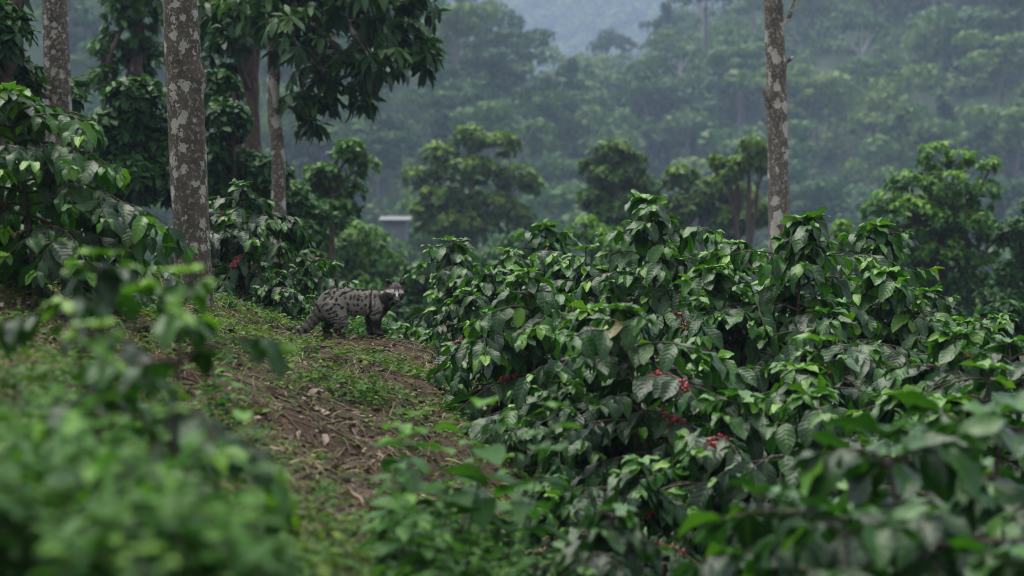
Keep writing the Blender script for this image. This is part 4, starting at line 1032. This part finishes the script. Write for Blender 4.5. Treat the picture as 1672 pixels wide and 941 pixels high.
        # dark throat and chest front
        ch = sstep(1085, 1125, cx + (cz - 400) * .35) * sstep(345, 385, cz); D = np.maximum(D, ch)
        D = np.clip(D * (.62 + .8 * fbm(cx * .045 + 7, cz * .045)), 0, 1)
        col = col * (1 - D[:, None]) + dark * D[:, None]
        # ---- head
        r = co - hc; a = r @ f; b = r @ s; c = r @ u; ab_ = np.abs(b)
        head = (np.linalg.norm(r, axis=1) < .105) & (a > -.055) & ((a > -.02) | (c > .0)) & (c > -.07)
        hcx = np.tile(np.array([.13, .115, .098]), (len(co), 1))
        def blend(m, cc): hcx[:] = hcx * (1 - m[:, None]) + np.array(cc) * m[:, None]
        blend(sstep(-.03, -.005, a) * sstep(.004, .010, c + (ab_ - .02) * .25) * (1 - sstep(.026, .040, c + ab_ * .25)), (.62, .56, .45))         # white brow band
        blend(sstep(-.02, 0, a) * (1 - sstep(.0025, .005, np.abs(ab_ - .011 - (.03 - c) * .15))) * sstep(.010, .016, c), (.03, .026, .024))
        blend(sstep(-.02, 0, a) * (1 - sstep(.002, .004, ab_)) * sstep(.020, .026, c), (.03, .026, .024))
        blend((1 - sstep(.006, .011, c + .06 * (ab_ - .02))) * sstep(-.045, -.02, a), (.018, .015, .014))                                     # black mask
        blend((1 - sstep(.004, .0075, ab_)) * sstep(-.012, 0, c) * (1 - sstep(.022, .03, c)), (.48, .44, .38))                     # pale bridge
        blend((1 - sstep(.014, .022, ab_)) * sstep(.045, .06, a) * (1 - sstep(-.012, -.004, c)), (.085, .072, .066))                   # muzzle
        blend(sstep(.036, .046, c + ab_ * .2) * (fbm(b * 260, c * 260) > .45), (.05, .045, .038))                            # grizzled crown
        ear = sstep(.046, .054, c) * (ab_ > .022)
        blend(ear, (.022, .019, .018))
        blend(ear * (1 - sstep(.0, .3, np.abs((no_ @ f)))) * .8, (.42, .39, .33))                                     # light ear rims
        col = np.where(head[:, None], hcx, col)
        return col
    no_ = no
    col = coat(co)
    at = body.color_attributes.new('coat', 'FLOAT_COLOR', 'POINT'); at.data.foreach_set('color', np.c_[col, np.ones(n)].astype(np.float32).ravel())
    m, nt, N, Lk = nodes('civet_coat')
    a = N('ShaderNodeAttribute'); a.attribute_name = 'coat'
    b = N('ShaderNodeBsdfPrincipled'); tc = N('ShaderNodeTexCoord'); nz = noise(nt, tc.outputs['Object'], 220, 3)
    Lk(mixc(nt, .35, a.outputs['Color'], ramp(nt, nz, [(.3, (.55, .55, .55)), (.7, (1.3, 1.3, 1.3))]), 'MULTIPLY'), b.inputs['Base Color']); b.inputs['Roughness'].default_value = .75; b.inputs['Specular IOR Level'].default_value = .25
    bp = N('ShaderNodeBump'); bp.inputs['Distance'].default_value = .003; bp.inputs['Strength'].default_value = .5; Lk(nz, bp.inputs['Height']); Lk(bp.outputs[0], b.inputs['Normal'])
    o = N('ShaderNodeOutputMaterial'); Lk(b.outputs[0], o.inputs['Surface'])
    body.materials.clear(); body.materials.append(m); body.name = 'civet'
    wl = P(440 + 800 / 5.882, 430 + 690 / 5.882, 12.3)
    zs = [hh(wl[0] + (c_ - 800) * G, 12.3 + yy) for c_, yy in ((1070, -.05), (985, .05), (690, -.055), (560, .05))]
    civ = link('civet', body, None, (wl[0], 12.3, wl[2] + .002)); print('civet feet z', wl[2], 'ground', zs)
    tag(civ, 'grey black spotted civet standing on the crest, masked face turned to the viewer', 'civet')
    # fur: short hairs lying back along the body
    nf = 60000; idx = rng.integers(0, n, nf); p = co[idx] + rng.normal(size=(nf, 3)) * .0012; nn = no[idx]
    hd = np.linalg.norm(p - hc, axis=1) < .10
    flow = np.tile(np.array([-1.0, 0, -.45]), (nf, 1)); cxp = p[:, 0] / G + 800; czp = 690 - p[:, 2] / G
    flow[czp > 560] = [-.1, 0, -1]; flow[cxp < 480] = [-.75, .1, -.7]; flow[hd] = -f
    tg = unit(flow - nn * np.sum(flow * nn, 1, keepdims=True)) ; d = unit(tg + nn * rng.uniform(.2, .6, nf)[:, None] + rng.normal(size=(nf, 3)) * .18)
    Ln = rng.uniform(.006, .014, nf); Ln[hd] *= .42; Ln[czp > 580] *= .5; Ln[cxp < 480] *= 1.3
    sd = unit(np.cross(d, rng.normal(size=(nf, 3)))) * .0009
    X = np.stack([p - sd, p + sd, p + d * Ln[:, None]], 1)
    fm = make_mesh('fur', X.reshape(-1, 3), [np.arange(nf * 3).reshape(-1, 3)], [m])
    cc = np.repeat(col[idx] * rng.uniform(.75, 1.3, (nf, 1)), 3, 0)
    at = fm.color_attributes.new('coat', 'FLOAT_COLOR', 'POINT'); at.data.foreach_set('color', np.c_[cc, np.ones(nf * 3)].astype(np.float32).ravel())
    link('fur', fm, civ)
    em, nt, N, Lk = nodes('civet_eye'); b = N('ShaderNodeBsdfPrincipled'); b.inputs['Base Color'].default_value = (.22, .19, .14, 1); b.inputs['Roughness'].default_value = .08
    o = N('ShaderNodeOutputMaterial'); Lk(b.outputs[0], o.inputs['Surface'])
    nm = plain('civet_nose', (.03, .022, .022), .3, .5)
    for sg in (-1, 1):
        g = Geo(); g.add(ico()[0] * .0085, ico()[1]); g.build('eye', [em], civ, HS(.0345, sg * .0235, -.001))
        g2 = Geo()
        for k in range(7):
            st_ = HS(.066, sg * .011, -.03); d_ = unit(s * sg + f * rng.uniform(.0, .5) + u * rng.uniform(-.55, .15)); V, F = tube(bend(st_, d_, .05, 4, grav=.4, rng=rng), np.linspace(.0003, .0001, 5), 3); g2.add(V, F)
        g2.build('whiskers', [plain('whisker', (.25, .25, .24))], civ)
    g = Geo(); g.add(ico()[0] * [.0085, .0085, .0065], ico()[1]); g.build('nose', [nm], civ, HS(.087, 0, -.0245))
    # sprig of seedlings before the hind paws
    return wl
cw = build_civet()
for (px, py, y, i, s, lab) in ((528, 560, 12.0, 4, .22, 'small yellow green weed before the civet hind paws'), (596, 556, 12.15, 4, .3, 'tiny weed on the soil between the civet paws'), (700, 545, 12.6, 2, .5, 'small weed at the right end of the soil crest'),
     (440, 520, 12.5, 2, .5, 'small weed at the tip of the civet tail'), (380, 505, 12.6, 0, .45, 'light green weed at the foot of the thick spotted trunk')):
    x = (px - 836) * K * y; place_weed(x, y, i, s, lab, 'small weeds on the crest')

#
k = 0
while k < 26:
    px = R.uniform(490, 760); y = R.uniform(13.0, 14.6); x = (px - 836) * K * y
    i = int(R.choice([1, 3, 6])) if wused[3] else int(R.choice([1, 5, 6])); tip = R.uniform(455, 530) if px < 700 else R.uniform(480, 550); z = hh(x, y)
    s_ = (CZ + (470.5 - tip) * K * y - z) / WH[i]
    if not .4 < s_ < 1.5: k += .2; continue
    place_weed(x, y, i, s_, 'light green weed growing beyond the crest behind the civet', 'weeds behind the civet'); k += 1
for p, u_ in zip(wp, wused):
    if not u_:
        for o in list(p.children): bpy.data.objects.remove(o)
        bpy.data.objects.remove(p)

# ------------------------------------------------------------------ haze, light, camera
import bmesh
def haze():
    x0, x1, y0, y1 = -700, 700, -12, 1560
    z0 = float(GV[:, 2].min()) - 1; z1 = float(GV[:, 2].max()) + 22
    bm = bmesh.new(); bmesh.ops.create_cube(bm, size=1)
    for v in bm.verts: v.co = Vector(((x0 + x1) / 2 + v.co.x * (x1 - x0), (y0 + y1) / 2 + v.co.y * (y1 - y0), (z0 + z1) / 2 + v.co.z * (z1 - z0)))
    me = bpy.data.meshes.new('haze'); bm.to_mesh(me); bm.free()
    m, nt, N, Lk = nodes('haze_air'); v = N('ShaderNodeVolumePrincipled'); v.inputs['Color'].default_value = (.52, .65, .90, 1); v.inputs['Density'].default_value = HAZE; v.inputs['Anisotropy'].default_value = 0
    o = N('ShaderNodeOutputMaterial'); Lk(v.outputs[0], o.inputs['Volume']); me.materials.append(m)
    tag(link('haze', me), kind='stuff')
HAZE = .0006
haze()

sc = bpy.context.scene
w = bpy.data.worlds.new('World'); sc.world = w; w.use_nodes = True; nt = w.node_tree
bg = nt.nodes['Background']; sky = nt.nodes.new('ShaderNodeTexSky'); sky.sky_type = 'NISHITA'; sky.sun_disc = False
EL, AZ = math.radians(72), math.radians(-40)      # high sun behind cloud, a little ahead and to the left
sky.sun_elevation = EL; sky.sun_rotation = AZ; sky.air_density = 1.0; sky.dust_density = 3.0; sky.ozone_density = 1.0
hs = nt.nodes.new('ShaderNodeHueSaturation'); hs.inputs['Saturation'].default_value = .35      # thin cloud: a whitened sky
nt.links.new(sky.outputs[0], hs.inputs['Color']); nt.links.new(hs.outputs[0], bg.inputs[0]); bg.inputs[1].default_value = .10
sl = bpy.data.lights.new('sun', 'SUN'); sl.energy = 1.5; sl.angle = math.radians(55); sl.color = (1, .95, .85)
so = bpy.data.objects.new('sun', sl); C.objects.link(so)
dv = Vector((math.sin(AZ) * math.cos(EL), math.cos(AZ) * math.cos(EL), math.sin(EL)))
so.rotation_euler = dv.to_track_quat('Z', 'Y').to_euler(); so.location = (0, 0, 60)

cd = bpy.data.cameras.new('camera'); cam = bpy.data.objects.new('camera', cd); C.objects.link(cam)
cam.location = (0, 0, CZ); cam.rotation_euler = (PI / 2, 0, 0)
cd.lens = 70; cd.sensor_width = 36; cd.clip_end = 4000; cd.clip_start = .05
cd.dof.use_dof = True; cd.dof.focus_distance = 11.9; cd.dof.aperture_fstop = 2.6; cd.dof.aperture_blades = 9
sc.camera = cam
vs = sc.view_settings; vs.view_transform = 'Standard'; vs.look = 'None'; vs.exposure = 1.74; vs.gamma = 1; vs.use_curve_mapping = False
cy = sc.cycles
cy.use_denoising = True; cy.pixel_filter_type = 'BLACKMAN_HARRIS'; cy.filter_width = 1.05; cy.max_bounces = 6; cy.diffuse_bounces = 2; cy.glossy_bounces = 2; cy.transmission_bounces = 3; cy.volume_bounces = 1; cy.transparent_max_bounces = 4
cy.caustics_reflective = False; cy.caustics_refractive = False
